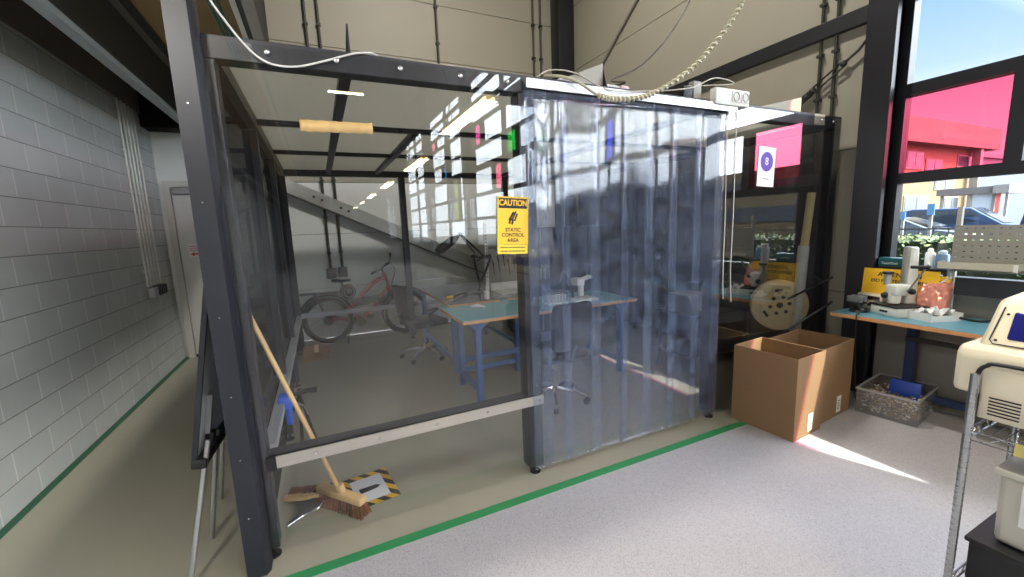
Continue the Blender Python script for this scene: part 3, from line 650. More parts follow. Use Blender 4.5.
# gusset plates on the beam
def gusset(pts, y0, y1, m_): P_('gusset_plate', MB().prism(pts, 1, y0, y1), m_, 0)
gusset([(1.40, ZT), (1.79, ZT), (1.79, ZT + .16)], 2.33, 2.338, mat('gusset_grey', (150, 146, 136), 0.5, .2))
P_('gusset_plate', MB().prism([(2.29, ZT), (2.34, ZT), (2.34, ZT + .16)], 0, 1.79, 1.797), slate, 0)
P_('gusset_plate', MB().prism([(2.30, ZT), (2.62, ZT), (2.32, ZT + .15)], 0, .225, .233), slate, 0)
gusset([(3.27, ZT - .0), (3.905, ZT), (3.905, ZT + .14)], 2.33, 2.338, mat('gusset_beige', (150, 142, 122), 0.5))
P_('corner_tape', MB().box(4.0, 4.15, 2.2665, 2.2675, 2.43, ZT), mat('tape_tan', (196, 186, 160), 0.6), 0)

# things fixed to the booth
sg = thing('caution_sign', 'yellow CAUTION static control area sign on the front sheet beside the post', 'sign', (1.06, 2.26, 1.48))
gx = .005
tl, tr, bl = P(496, 196, 1, 2.252), P(527, 197.5, 1, 2.252), P(497.5, 254, 1, 2.252)
ex = (tr - tl); ey = (tl - bl); W_, H_ = ex.length, ey.length; Ms = frame_m(bl, ex, ey)
MB().box(0, W_, .055, H_, -.003, 0, Ms).build('board', yellow, sg); MB().box(.002, W_ - .002, .0, .053, -.0025, 0, Ms).build('lower_strip', mat('sign_yellow_light', (236, 206, 60), 0.5), sg)
MB().box(.008, W_ - .008, H_ - .068, H_ - .008, 0, .0006, Ms).build('header', inkm, sg)
text('CAUTION', 'lettering', .047, Ms @ Matrix.Translation((W_ / 2, H_ - .037, .001)) @ Matrix.Diagonal((.86, 1.0, 1, 1)), yellow, sg, .001)
for k, (t_, yy) in enumerate((('STATIC', .142), ('CONTROL', .112), ('AREA', .080))): text(t_, 'lettering', .031, Ms @ Matrix.Translation((W_ / 2, yy, .0006)), inkm, sg, .0008)
def dashes(M, x0, x1, y, h, name, parent):
    r = random.Random(3); m = MB(); x = x0
    while x < x1:
        w = r.uniform(.5, 1.2) * h; m.box(x, min(x + w, x1), y - h / 2, y + h / 2, 0, .0006, M); x += w + h * .35
    m.build(name, inkm, parent)
for yy in (.038, .016): dashes(Ms, .02, W_ - .02, yy, .008, 'small_print', sg)
m = MB(); Mi = Ms @ Matrix.Translation((W_ / 2, H_ - .125, .0004))
for (px, py, a, L, wd) in ((-.012, .012, 60, .06, .012), (.004, .014, 64, .062, .012), (.018, .006, 68, .05, .011), (-.02, -.014, 75, .04, .012), (-.004, -.02, 78, .036, .012)):
    m.prism([(-wd / 2, -L / 2), (wd / 2, -L / 2), (wd / 2, L / 2 - .005), (0, L / 2), (-wd / 2, L / 2 - .005)], 2, 0, .0006, Mi @ Matrix.Translation((px, py, 0)) @ Matrix.Rotation(math.radians(a - 90), 4, 'Z'))
m.build('hand_symbol', inkm, sg)

ps = thing('paper_poster', 'white sheet with a purple disc and figure 8 taped askew on the right front sheet', 'poster', (3.4, 2.26, 1.9))
a, b_, c_ = P(763.3, 146.8, 1, 2.2595), P(779.8, 149, 1, 2.2595), P(756.5, 186, 1, 2.2595); ex = b_ - a; ey = a - c_; W_, H_ = ex.length, ey.length; Mp = frame_m(c_, ex, ey)
MB().box(0, W_, 0, H_, -.001, 0, Mp).build('sheet', paper, ps)
MB().lathe([(0, 0), (.078, 0), (.078, .0006), (0, .0006)], seg=40, M=Mp @ Matrix.Translation((W_ / 2, H_ * .63, 0))).build('disc', mat('poster_purple', (84, 66, 168), 0.6), ps)
text('8', 'figure', .085, Mp @ Matrix.Translation((W_ / 2, H_ * .63, .001)), paper, ps)
m = MB(); m.box(W_ / 2 - .04, W_ / 2 + .04, H_ * .185, H_ * .205, 0, .0005, Mp); m.build('caption_line', inkm, ps)

tp = thing('packing_tape', 'strip of crinkled brown packing tape stuck across the front sheet', 'tape', (.13, 2.26, 2.13))
m = MB(); ztop, zb = 2.187, 2.133; nx = 22; pv = None; x_a, x_b = -.028, .302
for k in range(nx + 1):
    x = x_a + (x_b - x_a) * k / nx; y = 2.2585 + .0016 * math.sin(k * 2.3) ; dz = .0025 * math.sin(k * 1.7)
    cur = (m.b.verts.new((x, y, zb + dz + .008 * (k / nx))), m.b.verts.new((x, y - .0005, ztop - dz * .5 + .004 * (k / nx))))
    if pv: m.b.faces.new((pv[0], cur[0], cur[1], pv[1]))
    pv = cur
o = m.build('tape', mat('brown_tape', (198, 166, 112), 0.35, 0, .12, 25), tp); o.modifiers.new('thickness', 'SOLIDIFY').thickness = .0006

so_ = thing('socket_box', 'white double wall socket box on top of the booth beam', 'socket box', (2.88, 2.25, 2.47))
MB().rbox(2.70, 3.06, 2.205, 2.262, 2.475, 2.592, .008).build('housing', white, so_)
for k in range(2):
    x = 2.905 + k * .1; f = MB().rbox(x - .042, x + .042, 2.198, 2.206, 2.50, 2.578, .004).build('socket', mat('socket_plate', (228, 228, 220), 0.4), so_)
    rg = MB(); rg.tube([(x + .031 * math.cos(q * PI / 12), 2.197, 2.539 + .031 * math.sin(q * PI / 12)) for q in range(24)], .004, 6, close=True); rg.build('socket_ring', mat('socket_ring', (150, 148, 140), 0.5), f); MB().cyl((x, 2.1975, 2.539), (x, 2.199, 2.539), .028, 20).build('socket_face', mat('socket_face', (196, 194, 186), 0.5), f)
jb = thing('junction_box', 'small black box on the booth beam left of the white sockets', 'junction box', (2.3, 2.3, ZT))
MB().rbox(2.47, 2.56, 2.29, 2.35, ZT, ZT + .085, .006).build('body', blackp, jb); MB().rbox(2.58, 2.66, 2.30, 2.35, ZT, ZT + .13, .006).build('cover', mat('gusset_grey', (150, 146, 136), 0.5, .2), jb)
pt = thing('white_pipe', 'short white pipe lying on the booth beam behind the rope of cables', 'pipe', (1.8, 2.32, ZT))
MB().rbox(1.50, 2.0, 2.40, 2.46, ZT, ZT + .07, .02).build('pipe', white, pt); MB().rbox(2.0, 2.08, 2.40, 2.46, ZT, ZT + .075, .02).build('end_cap', mat('pale_pink', (232, 206, 206), 0.5), pt)

# cables over the booth
cb = thing('cable_bundle', 'thick bundle of cables in pale spiral wrap looping over the booth front', 'cable', (1.9, 2.17, 2.4))
pts = arc([(1.34, 2.31, 2.545), (1.40, 2.22, 2.52), P(578, 82, 1, 2.19), P(598, 95, 1, 2.17), P(616, 99, 1, 2.165), P(640, 97.5, 1, 2.16), P(662, 89, 1, 2.15), P(690, 70, 1, 2.12), P(712, 47, 1, 2.08), P(735, 15, 1, 2.03), P(748, -12, 1, 2.0), P(770, -60, 1, 1.95)], 8)
MB().tube(pts, .009, 8).build('core_cable', mat('cable_beige', (170, 164, 140), 0.6), cb)
m = MB(); sp_ = []
for i, p in enumerate(pts[20:]):
    pass
dense = arc(pts[24:], 7)
hel = []
for i, p in enumerate(dense):
    t = (dense[min(i + 1, len(dense) - 1)] - dense[max(i - 1, 0)]).normalized(); u = t.cross(V((0, 1, 0))).normalized(); w_ = t.cross(u); a_ = i * .62
    hel.append(p + (u * math.cos(a_) + w_ * math.sin(a_)) * .0125)
MB().tube(hel, .0075, 6).build('spiral_wrap', mat('spiral_wrap', (206, 202, 176), 0.5), cb)
w1 = MB().tube(arc([P(198, -20, 1, 2.1), P(212, 3, 1, 2.14), P(226, 22, 1, 2.18), P(242, 42, 1, 2.22), P(258, 57, 1, 2.235), P(275, 65, 1, 2.245), P(298, 66.5, 1, 2.25), P(325, 61, 1, 2.252), P(352, 54, 1, 2.255), P(370, 53, 1, 2.262), (.37, 2.30, ZT + .006)], 8), .0045, 8).build('loose_cable', mat('white_cable', (206, 206, 204), 0.4)); tag(w1, 'loose white cable hanging in a loop over the booth beam near the corner post', 'cable')
w2 = MB().tube(arc([P(700, -30, 1, 2.6), P(690, 0, 1, 2.55), P(667, 38, 1, 2.5), P(640, 66, 1, 2.46), P(612, 80, 1, 2.42), (2.0, 2.36, ZT + .075), (1.98, 2.44, ZT + .075)], 8), .006, 8).build('thin_cable', mat('cable_dark', (70, 66, 58), 0.6)); tag(w2, 'thin dark cable hanging down to the white pipe on the beam', 'cable')
w3 = MB().tube(arc([P(536, 78, 1, 2.32), P(543, 73, 1, 2.32), P(552, 70, 1, 2.32), (1.5, 2.325, 2.60), (1.60, 2.32, 2.585), P(585, 78, 1, 2.30), P(610, 90, 1, 2.21), P(650, 91, 1, 2.21), P(690, 88, 1, 2.22), P(715, 78, 1, 2.26), P(733, 84, 1, 2.28), (2.5, 2.33, ZT + .090)], 8), .0042, 8).build('white_lead', mat('lead_beige', (186, 182, 168), 0.5)); tag(w3, 'thin beige lead running along the booth beam below the spiral bundle', 'cable')
for k, x in enumerate((726, 735)):
    o = MB().tube(arc([P(x + 2, 104, 1, 2.2565), P(x + .5, 150, 1, 2.2565), P(x - 1 - k, 220, 1, 2.2565), P(x - 3 - k * 1.5, 270, 1, 2.2565), P(x - 3 - k, 299 + k * 3, 1, 2.2565)], 8), .0035, 6).build('hanging_cord', mat('white_cable', (206, 206, 204), 0.4)); tag(o, ('left' if k == 0 else 'right') + ' of the two thin white cords hanging down from the socket box', 'cord', 'white cords under the sockets')
# ================================================================== INSIDE THE BOOTH
TH = .82
def bench(name, label, x0, x1, y0, y1, legs, mt, stretch):
    t = thing(name, label, 'workbench', ((x0 + x1) / 2, (y0 + y1) / 2, 0))
    tp = MB().box(x0, x1, y0, y1, TH - .032, TH - .004).build('tabletop', edge, t, bevel=.003)
    MB().box(x0 + .003, x1 - .003, y0 + .003, y1 - .003, TH - .004, TH).build('mat', mt, tp)
    for (lx, ly) in legs:
        m = MB(); m.box(lx - .028, lx + .028, ly - .028, ly + .028, 0, TH - .032); m.prism([(lx - .09, TH - .033), (lx + .09, TH - .033), (lx + .09, TH - .055), (lx + .028, TH - .11), (lx - .028, TH - .11), (lx - .09, TH - .055)], 1, ly - .03, ly - .024)
        m.build('leg', blue, t, bevel=.003)
    for a, b in stretch:
        a, b = V(a), V(b); w = (.02 if abs(a.x - b.x) < .1 else 0, .02 if abs(a.x - b.x) >= .1 else 0)
        MB().box(min(a.x, b.x) - w[0], max(a.x, b.x) + w[0], min(a.y, b.y) - w[1], max(a.y, b.y) + w[1], a.z - .025, a.z + .025).build('stretcher', blue, t)
    return t
bench('workbench', 'blue-legged bench with teal mat nearest the clear sheet, behind the caution sign', 1.10, 3.11, 3.46, 4.22, [(1.257, 3.535), (1.193 + .06, 4.06), (1.95, 4.14), (2.93, 3.535), (2.98, 4.14)],
      teal, [((1.257, 3.56, .12), (1.257, 4.04, .12)), ((1.28, 4.06, .27), (1.93, 4.06, .27)), ((1.28, 4.16, .12), (2.96, 4.16, .12)), ((2.96, 3.56, .12), (2.96, 4.1, .12))])
bench('workbench', 'dark-topped bench with magnifier lamp, set at right angles behind the teal bench', 1.24, 2.30, 4.34, 5.97, [(1.30, 4.42), (1.30, 5.88), (2.24, 4.42), (2.24, 5.88)],
      mat('dark_bench_mat', (70, 66, 66), 0.18), [((1.30, 4.45, .14), (1.30, 5.85, .14)), ((2.24, 4.45, .14), (2.24, 5.85, .14))])
# office chairs
def chair():
    t = thing('office_chair', 'x', 'office chair', (0, 0, 0), 0, 'office chairs in the booth')
    MB().rbox(-.24, .24, -.23, .25, .44, .52, .03).build('seat', darkfab, t, local=True)
    m = MB(); n = 8; g = []
    tb_ = bmesh.new(); bmesh.ops.create_cube(tb_, size=1); bmesh.ops.subdivide_edges(tb_, edges=tb_.edges[:], cuts=5, use_grid_fill=True)
    for v in tb_.verts:
        x, y, z = v.co; zz = z + .5; wv = .23 * (1 - .35 * max(0, zz - .55) ** 2 * 2) * (1 - .18 * (1 - zz)); v.co = V((x * 2 * wv, -.27 + y * .06 - .05 * (zz - .4) + .10 * (x * 2 * .5) ** 2 * 1.0, .56 + zz * .42))
    m.merge(tb_); b = m.build('backrest', darkfab, t, local=True, smooth=60); b.modifiers.new('soft', 'SUBSURF').levels = 1
    MB().tube([(0, -.05, .42), (0, -.24, .45), (0, -.30, .62)], .018, 8).build('back_bracket', blackp, t, local=True)
    m = MB(); m.lathe([(.0, .12), (.026, .12), (.026, .3), (.016, .3), (.016, .43), (.07, .43), (.07, .45), (0, .45)], seg=16); m.build('gas_column', chrome, t, local=True)
    m = MB()
    for k in range(5):
        a = k * 2 * PI / 5 + .3; d = V((math.cos(a), math.sin(a), 0)); m.tube([d * .02 + V((0, 0, .13)), d * .17 + V((0, 0, .115)), d * .30 + V((0, 0, .075))], [.024, .02, .013], 8)
    base = m.build('star_base', chrome, t, local=True)
    for k in range(5):
        a = k * 2 * PI / 5 + .3; c = Matrix.Translation((math.cos(a) * .30, math.sin(a) * .30, .03)) @ Matrix.Rotation(a, 4, 'Z') @ Matrix.Rotation(PI / 2, 4, 'X')
        MB().lathe([(0, -.022), (.028, -.022), (.03, -.006), (.012, -.005), (.012, .005), (.03, .006), (.028, .022), (0, .022)], seg=14, M=c).build('caster', blackp, base, local=True)
    for s in (-1, 1):
        MB().tube(arc([(s * .2, -.02, .46), (s * .28, -.02, .48), (s * .285, -.04, .62), (s * .28, .08, .68), (s * .28, -.12, .68)], 5), .014, 8).build('armrest', blackp, t, local=True)
    return t
c1 = chair(); c1.location = (1.12, 5.22, 0); c1.rotation_euler = (0, 0, -PI / 2 + .25); tag(c1, 'black office chair with chrome star base at the dark bench, near the bicycle')
c2 = copy_thing(c1); c2.location = (1.9, 3.22, 0); c2.rotation_euler = (0, 0, .12); tag(c2, 'black office chair behind the curtain strips, pushed under the teal bench')

# things on the benches
T0 = TH + .0005
ml = thing('magnifier_lamp', 'black articulated magnifier lamp standing on the dark bench', 'lamp', (1.83, 4.95, T0))
LA = lambda px, py: P(px, py, 1, 4.95)
MB().lathe([(0, 0), (.1, 0), (.1, .012), (.03, .02), (.03, .05), (.012, .055), (.012, .10), (0, .10)], (1.83, 4.95, T0), 20).build('base', blackp, ml)
j0, j1, j2, j3, j4 = V((1.83, 4.95, T0 + .1)), LA(473.5, 256), LA(485, 257), LA(460, 234), LA(455, 235)
m = MB(); off = V((0, .02, 0))
for o_ in (-1, 1): m.tube([j0 + off * o_, j1 + off * o_], .008, 6); m.tube([j2 + off * o_, j3 + off * o_], .008, 6); m.tube([j1 + off * o_ + V((.02, 0, .03)), j3 + off * o_ + V((-.02, 0, .02))], .004, 6)
m.tube([j1 + V((-.02, 0, 0)), j2 + V((.04, 0, -.01))], .016, 8); m.build('arm', blackp, ml)
m = MB()
for j in (j1, j2, j3): m.cyl(j - V((0, .035, 0)), j + V((0, .035, 0)), .022, 12)
m.build('joint', blackp, ml)
m = MB(); h0, h1 = LA(457, 237), LA(437, 252); m.tube([j3, h0, h0 * .75 + h1 * .25, h1 * .8 + h0 * .2, h1], [.014, .03, .055, .06, .035], 12); m.build('head', blackp, ml)
MB().tube(arc([j1 + V((.05, 0, -.06)), LA(490, 255), LA(486, 270), LA(480, 283)], 6), .016, 8).build('cable_hose', blackp, ml)
pr = thing('tool_board', 'grey pegboard panel with small tools standing on the dark bench', 'tool board', (2.25, 5.0, T0))
MB().box(1.99, 2.62, 5.06, 5.08, T0, 1.36).build('panel', mat('toolboard_grey', (118, 116, 112), 0.5), pr)
m = MB(); m.box(1.955, 1.995, 5.04, 5.075, T0, 1.72); up_ = m.build('upright', mat('upright_white', (214, 214, 210), 0.4), pr)
m = MB()
for k in range(16): m.box(1.966, 1.984, 5.036, 5.041, 1.0 + k * .045, 1.018 + k * .045)
m.build('slots', black, up_)
for k in range(7):
    x = 2.07 + k * .075; z = 1.14 + .05 * (k % 3); m = MB(); m.tube([(x, 5.045, z), (x + .015, 5.045, z - .13)], [.006, .004], 6); m.tube([(x + .002, 5.045, z), (x - .012, 5.045, z + .08)], [.011, .009], 8); m.build('hand_tool', mat('tool_handle_%d' % (k % 2), [(30, 30, 32), (64, 40, 36)][k % 2], 0.5), pr)
MB().rbox(2.33, 2.45, 5.04, 5.058, 1.15, 1.27, .004).build('photo_card', mat('photo_card', (80, 84, 92), 0.4), pr)
MB().rbox(2.47, 2.56, 5.04, 5.058, 1.14, 1.28, .004).build('photo_card', mat('photo_card_b', (160, 158, 152), 0.4), pr)
tr_ = thing('parts_tray', 'open white sheet metal tray in front of the tool board', 'tray', (2.2, 4.85, T0))
m = MB(); m.prism([(4.62, T0), (5.0, T0), (5.0, T0 + .10), (4.99, T0 + .10), (4.99, T0 + .01), (4.63, T0 + .01)], 0, 2.0, 2.52); m.prism([(4.62, T0), (5.0, T0), (5.0, T0 + .10)], 0, 2.51, 2.52); m.build('tray', mat('tray_white', (200, 200, 196), 0.35), tr_)
sd = thing('screwdriver', 'screwdriver with yellow and black handle lying on the dark bench', 'screwdriver', (1.52, 4.9, T0))
a, b_ = P(446, 298, 2, T0 + .016), P(467, 293.5, 2, T0 + .014); d = b_ - a
MB().tube([a, a + d * .3], [.015, .016], 10).build('handle_end', mat('tool_yellow', (236, 190, 40), 0.4), sd); MB().tube([a + d * .3, a + d * .36, a + d * .9, b_], [.014, .018, .018, .012], 10).build('handle', blackp, sd); MB().tube([b_, b_ + d * .6], .004, 6).build('blade', chrome, sd)
def lathe_thing(name, label, cat, c, prof, mt, seg=24):
    return tag(MB().lathe(prof, c, seg).build(name, mt, loc=c), label, cat)
bo = thing('bottle', 'small white squeeze bottle on the dark bench beside the tray', 'bottle', (1.728, 4.46, T0))
MB().lathe([(0, 0), (.03, 0), (.032, .01), (.032, .085), (.012, .105), (0, .105)], (1.728, 4.46, T0)).build('body', white, bo); MB().lathe([(0, .105), (.013, .105), (.011, .13), (.003, .155), (0, .155)], (1.728, 4.46, T0)).build('nozzle', white, bo)
tr2 = thing('wire_spool', 'silver spool of solder wire on the rear edge of the teal bench', 'spool', (1.80, 4.12, T0))
MB().lathe([(0, 0), (.055, 0), (.055, .006), (.034, .006), (.034, .04), (.055, .04), (.055, .046), (0, .046)], (1.80, 4.12, T0), 28).build('reel', steel, tr2)
MB().lathe([(.034, .007), (.046, .008), (.046, .038), (.034, .039)], (1.80, 4.12, T0), 28).build('wire', chrome, tr2)
m = MB(); n = 6; g = [[m.b.verts.new(P(472 + 14 * i / n, 307.5 + 0, 2, T0) + V((0, .0 + .09 * j / n, .002 + .03 * math.exp(-((i - 3) ** 2 + (j - 3) ** 2) / 4) + .004 * random.random()))) for j in range(n + 1)] for i in range(n + 1)]
for i in range(n):
    for j in range(n): m.b.faces.new((g[i][j], g[i + 1][j], g[i + 1][j + 1], g[i][j + 1]))
o = m.build('paper_wipe', paper, smooth=60); o.modifiers.new('thickness', 'SOLIDIFY').thickness = .001; tag(o, 'crumpled white paper wipe lying on the teal bench', 'wipe')
rk = thing('board_rack', 'white wire rack with upright cards on the teal bench behind the first strips', 'rack', (2.22, 3.72, T0))
MB().rbox(2.10, 2.36, 3.66, 3.78, T0, T0 + .012, .004).build('base', white, rk)
m = MB()
for y in (3.665, 3.775): m.tube([(2.105, y, T0), (2.105, y, T0 + .13), (2.355, y, T0 + .13), (2.355, y, T0)], .005, 6)
m.build('wire_frame', chrome, rk)
for k in range(6): MB().box(2.13 + k * .038, 2.136 + k * .038, 3.68, 3.76, T0 + .012, T0 + .10).build('card', paper, rk)
mi = thing('stereo_microscope', 'white stereo microscope on the teal bench seen through the curtain', 'microscope', (2.53, 3.72, T0))
MB().rbox(2.40, 2.70, 3.60, 3.82, T0, T0 + .03, .01).build('base', white, mi)
MB().cyl((2.48, 3.78, T0 + .03), (2.48, 3.78, T0 + .34), .014, 14).build('column', mat('scope_dark', (60, 60, 62), 0.4), mi)
m = MB(); m.rbox(2.46, 2.56, 3.66, 3.80, T0 + .17, T0 + .25, .015); m.cyl((2.53, 3.70, T0 + .06), (2.53, 3.70, T0 + .18), .033, 16); m.build('head', white, mi)
for s in (-.025, .025): MB().tube([(2.55, 3.70 + s, T0 + .235), (2.64, 3.67 + s, T0 + .265)], [.015, .019], 12).build('eyepiece', white, mi)
MB().cyl((2.44, 3.78, T0 + .2), (2.39, 3.78, T0 + .2), .022, 12).build('focus_knob', blackp, mi)
MB().tube(arc([(2.44, 3.78, T0 + .25), (2.36, 3.77, T0 + .33), (2.30, 3.76, T0 + .22)], 6), .008, 6).build('gooseneck', grey, mi)
# silver bin below the bench
fb_ = thing('foil_bin', 'crinkled silver foil bag bin standing under the teal bench', 'bin', (2.82, 4.36, 0))
m = MB(); rings = []; seg = 28; pr_ = [(.13, 0), (.145, .03), (.15, .2), (.152, .4), (.155, .52), (.16, .56), (.13, .57)]
for r, z in pr_: rings.append([m.b.verts.new((2.82 + r * (1 + random.uniform(-.06, .06)) * math.cos(2 * PI * k / seg), 4.36 + r * (1 + random.uniform(-.06, .06)) * math.sin(2 * PI * k / seg), z + random.uniform(-.008, .008) * (z > 0))) for k in range(seg)])
for A_, B_ in zip(rings, rings[1:]):
    for k in range(seg): m.b.faces.new((A_[k], A_[(k + 1) % seg], B_[(k + 1) % seg], B_[k]))
m.b.faces.new(rings[0][::-1]); m.build('bag', mat('foil', (206, 202, 196), 0.28, .9, .08, 10, bump=.5, bscale=40), fb_, smooth=20)
# storage behind the benches
def cabinet(label, x0, x1, y0, y1, h):
    t = thing('storage_cabinet', label, 'cabinet', ((x0 + x1) / 2, (y0 + y1) / 2, 0)); cm = mat('cabinet_black', (30, 31, 35), 0.4)
    MB().box(x0, x1, y0 + .02, y1, .04, h).build('body', cm, t, bevel=.004); MB().box(x0 + .03, x1 - .03, y0 + .04, y1 - .02, 0, .04).build('plinth', rubber, t)
    mid = (x0 + x1) / 2
    for a, b, hx in ((x0 + .006, mid - .003, mid - .04), (mid + .003, x1 - .006, mid + .04)):
        d = MB().rbox(a, b, y0, y0 + .02, .05, h - .006, .004).build('door', cm, t); MB().rbox(hx - .008, hx + .008, y0 - .025, y0, h * .52, h * .62, .004).build('handle', alu, d)
cabinet('black two-door cabinet at the back of the booth, left of two', 2.62, 3.44, 5.45, 5.9, 1.62)
cabinet('black two-door cabinet at the back of the booth, right of two', 3.46, 4.28, 5.45, 5.9, 1.62)
tbk = thing('equipment_trolley', 'low black trolley behind the right front sheet with grey devices on it', 'trolley', (3.85, 3.2, 0)); tm = mat('trolley_black', (30, 30, 33), 0.45)
for z in (.22, .66): MB().box(3.42, 4.28, 2.95, 3.5, z - .02, z).build('shelf', tm, tbk, bevel=.004)
for x in (3.45, 4.25):
    for y in (2.98, 3.47): MB().box(x - .02, x + .02, y - .02, y + .02, .06, .64).build('leg', tm, tbk); MB().lathe([(0, -.015), (.03, -.015), (.03, .015), (0, .015)], seg=14, M=Matrix.Translation((x, y, .03)) @ Matrix.Rotation(PI / 2, 4, 'X')).build('caster', rubber, tbk)
dv_ = thing('label_printer', 'dark grey desktop device on the black trolley left of the reel', 'printer', (3.55, 3.2, .66))
m = MB(); m.prism([(3.0, .661), (3.4, .661), (3.36, .86), (3.08, .86)], 0, 3.46, 3.78); m.build('body', mat('device_grey', (88, 90, 92), 0.45), dv_, bevel=.01); MB().box(3.56, 3.68, 2.996, 3.02, .70, .72).build('nameplate', white, dv_)
dv_ = thing('control_unit', 'black control unit at the back of the black trolley', 'device', (4.05, 3.3, .66)); MB().rbox(3.86, 4.26, 3.1, 3.48, .661, .93, .01).build('body', blackp, dv_)
m = MB(); m.box(3.9, 4.05, 3.094, 3.1, .82, .88); m.build('display', mat('display_grey', (120, 124, 128), 0.3), dv_)
# cable drum and the rods that hold it
dr_ = thing('cable_drum', 'pale wooden reel disc with dark holes hung behind the right front sheet', 'reel', (4.1, 2.52, .5))
cdr = (4.10, 2.535, .775); nrm = V((-.66, -.75, .03)).normalized(); Md = Matrix.Translation(cdr) @ nrm.to_track_quat('Z', 'Y').to_matrix().to_4x4()
dm = mat('drum_board', (206, 186, 146), 0.6, 0, .05, 12)
MB().lathe([(0, 0), (.248, 0), (.252, .004), (.252, .012), (.248, .016), (0, .016)], seg=48, M=Md).build('front_disc', dm, dr_)
MB().lathe([(0, -.05), (.2, -.05), (.2, 0), (0, 0)], seg=32, M=Md).build('core', mat('drum_core', (120, 100, 72), 0.7), dr_)
MB().lathe([(0, -.062), (.25, -.062), (.25, -.05), (0, -.05)], seg=48, M=Md).build('back_disc', dm, dr_)
m = MB()
m.lathe([(0, .0162), (.03, .0162), (.03, .0175), (0, .0175)], seg=16, M=Md)
for k in range(6):
    a_ = k * PI / 3 + .2; m.lathe([(0, .0162), (.018, .0162), (.018, .0172), (0, .0172)], seg=12, M=Md @ Matrix.Translation((.085 * math.cos(a_), .085 * math.sin(a_), 0)))
for a_ in (.1, 2.2, 4.3): m.prism([(-.035, -.013), (.035, -.013), (.035, .013), (-.035, .013)], 2, .0162, .0172, Md @ Matrix.Rotation(a_, 4, 'Z') @ Matrix.Translation((0, .15, 0)))
m.build('holes', inkm, dr_)
ra, rb = P(750, 318, 1, 2.95), V((4.33, 2.45, P(836, 276, 1, 2.30).z))
rod('support_rod', 'upper black rod passing behind the pale reel disc', P(751, 317, 1, 2.75), P(833, 277, 0, 4.32), .011, blackp, 'rod')
rod('support_rod', 'lower black rod crossing in front of the pale reel disc', P(770, 341, 1, 2.31), P(832, 302, 0, 4.28), .011, blackp, 'rod')
rb_ = thing('paper_roll', 'tall pale paper roll wrapped in plastic standing in the right booth corner', 'roll', (4.27, 2.42, 0))
rt, rbm = P(829, 193, 0, 4.27), P(824, 300, 0, 4.24)
MB().tube([V((4.22, 2.44, .0)), V((4.24, 2.42, 1.3)), V((4.27, 2.40, 1.86))], .035, 16).build('tube', mat('roll_tan', (206, 184, 130), 0.6), rb_); MB().tube([V((4.215, 2.44, .35)), V((4.238, 2.42, 1.36))], .047, 16).build('wrap', mat('plastic_wrap', (206, 206, 200), 0.3, 0, .12, 30), rb_)
# small robot-like arm box high on the right wall behind the red reflection
wb = thing('wall_bracket_device', 'white angled bracket with cables on the wall behind the red reflection', 'bracket', (WX - .1, 2.55, 1.95))
a_, b2, c2_, d2 = P(812, 160, 0, 4.5), P(787, 170, 0, 4.5), P(816, 180, 0, 4.5), P(783, 184, 0, 4.5)
MB().tube([b2, a_], .03, 8).build('arm', white, wb); m = MB(); m.box(4.42, WX - .05, min(c2_.y, d2.y), max(c2_.y, d2.y), c2_.z - .05, c2_.z + .06); m.build('body', cream, wb, bevel=.005)
MB().tube(arc([b2, b2 + V((-.03, .1, .06)), b2 + V((-.03, .16, -.06)), b2 + V((-.03, .05, -.16)), b2 + V((-.03, -.08, -.02))], 6), .008, 6).build('cable', rubber, wb)

# bicycle
bk = thing('bicycle', 'dark red electric bicycle leaning by the back wall behind the booth', 'bicycle', (.55, 6.68, 0)); BY = 6.68
red = mat('bike_red', (150, 40, 42), 0.3, .3)
RH, FH, BB, ST, HT, HB = V((.02, BY, .365)), V((1.16, BY, .365)), V((.47, BY, .30)), V((.28, BY, .80)), V((.885, BY, .98)), V((.95, BY, .70))
def wheel(c):
    w_ = MB(); w_.tube([(c.x + .335 * math.cos(k * PI / 20), BY, c.z + .335 * math.sin(k * PI / 20)) for k in range(40)], .03, 10, close=True); o = w_.build('wheel', rubber, bk)
    r_ = MB(); r_.tube([(c.x + .295 * math.cos(k * PI / 20), BY, c.z + .295 * math.sin(k * PI / 20)) for k in range(40)], .012, 8, close=True); r_.build('rim', mat('rim_dark', (48, 48, 50), 0.35, .5), o)
    sp = MB()
    for k in range(28):
        a = k * 2 * PI / 28; s = .02 if k % 2 else -.02; sp.tube([(c.x + .03 * math.cos(a + .5 * (1 if k % 4 < 2 else -1)), BY + s, c.z + .03 * math.sin(a + .5 * (1 if k % 4 < 2 else -1))), (c.x + .29 * math.cos(a), BY, c.z + .29 * math.sin(a))], .0022, 4)
    sp.build('spokes', mat('spoke_steel', (150, 150, 150), 0.3, .8), o)
    h = MB(); h.cyl((c.x, BY - .045, c.z), (c.x, BY + .045, c.z), .075 if c.x < .5 else .035, 20); h.build('hub', mat('hub_dark', (40, 40, 42), 0.4, .4), o)
    return o
wheel(RH); wheel(FH)
m = MB(); m.tube(arc([HT + V((0, 0, -.03)), V((.70, BY, .86)), V((.45, BY, .62)), V((.27, BY, .47))], 6), [.03] * 19, 10); m.tube(arc([HT + V((.01, 0, -.06)), V((.90, BY, .80)), V((.80, BY, .62)), V((.66, BY, .46)), BB + V((.04, 0, .03))], 6), [.027] * 25, 10)
m.tube([HT + V((-.012, 0, .03)), HB], .03, 12); m.tube([V((.27, BY, .47)), BB], .026, 10)
for s in (-1, 1): m.tube([V((.30, BY + s * .03, .34)), V((.16, BY + s * .06, .37)), RH + V((0, s * .06, 0))], .015, 8); m.tube([V((.28, BY + s * .03, .50)), RH + V((0, s * .06, 0))], .01, 8)
m.build('frame', red, bk)
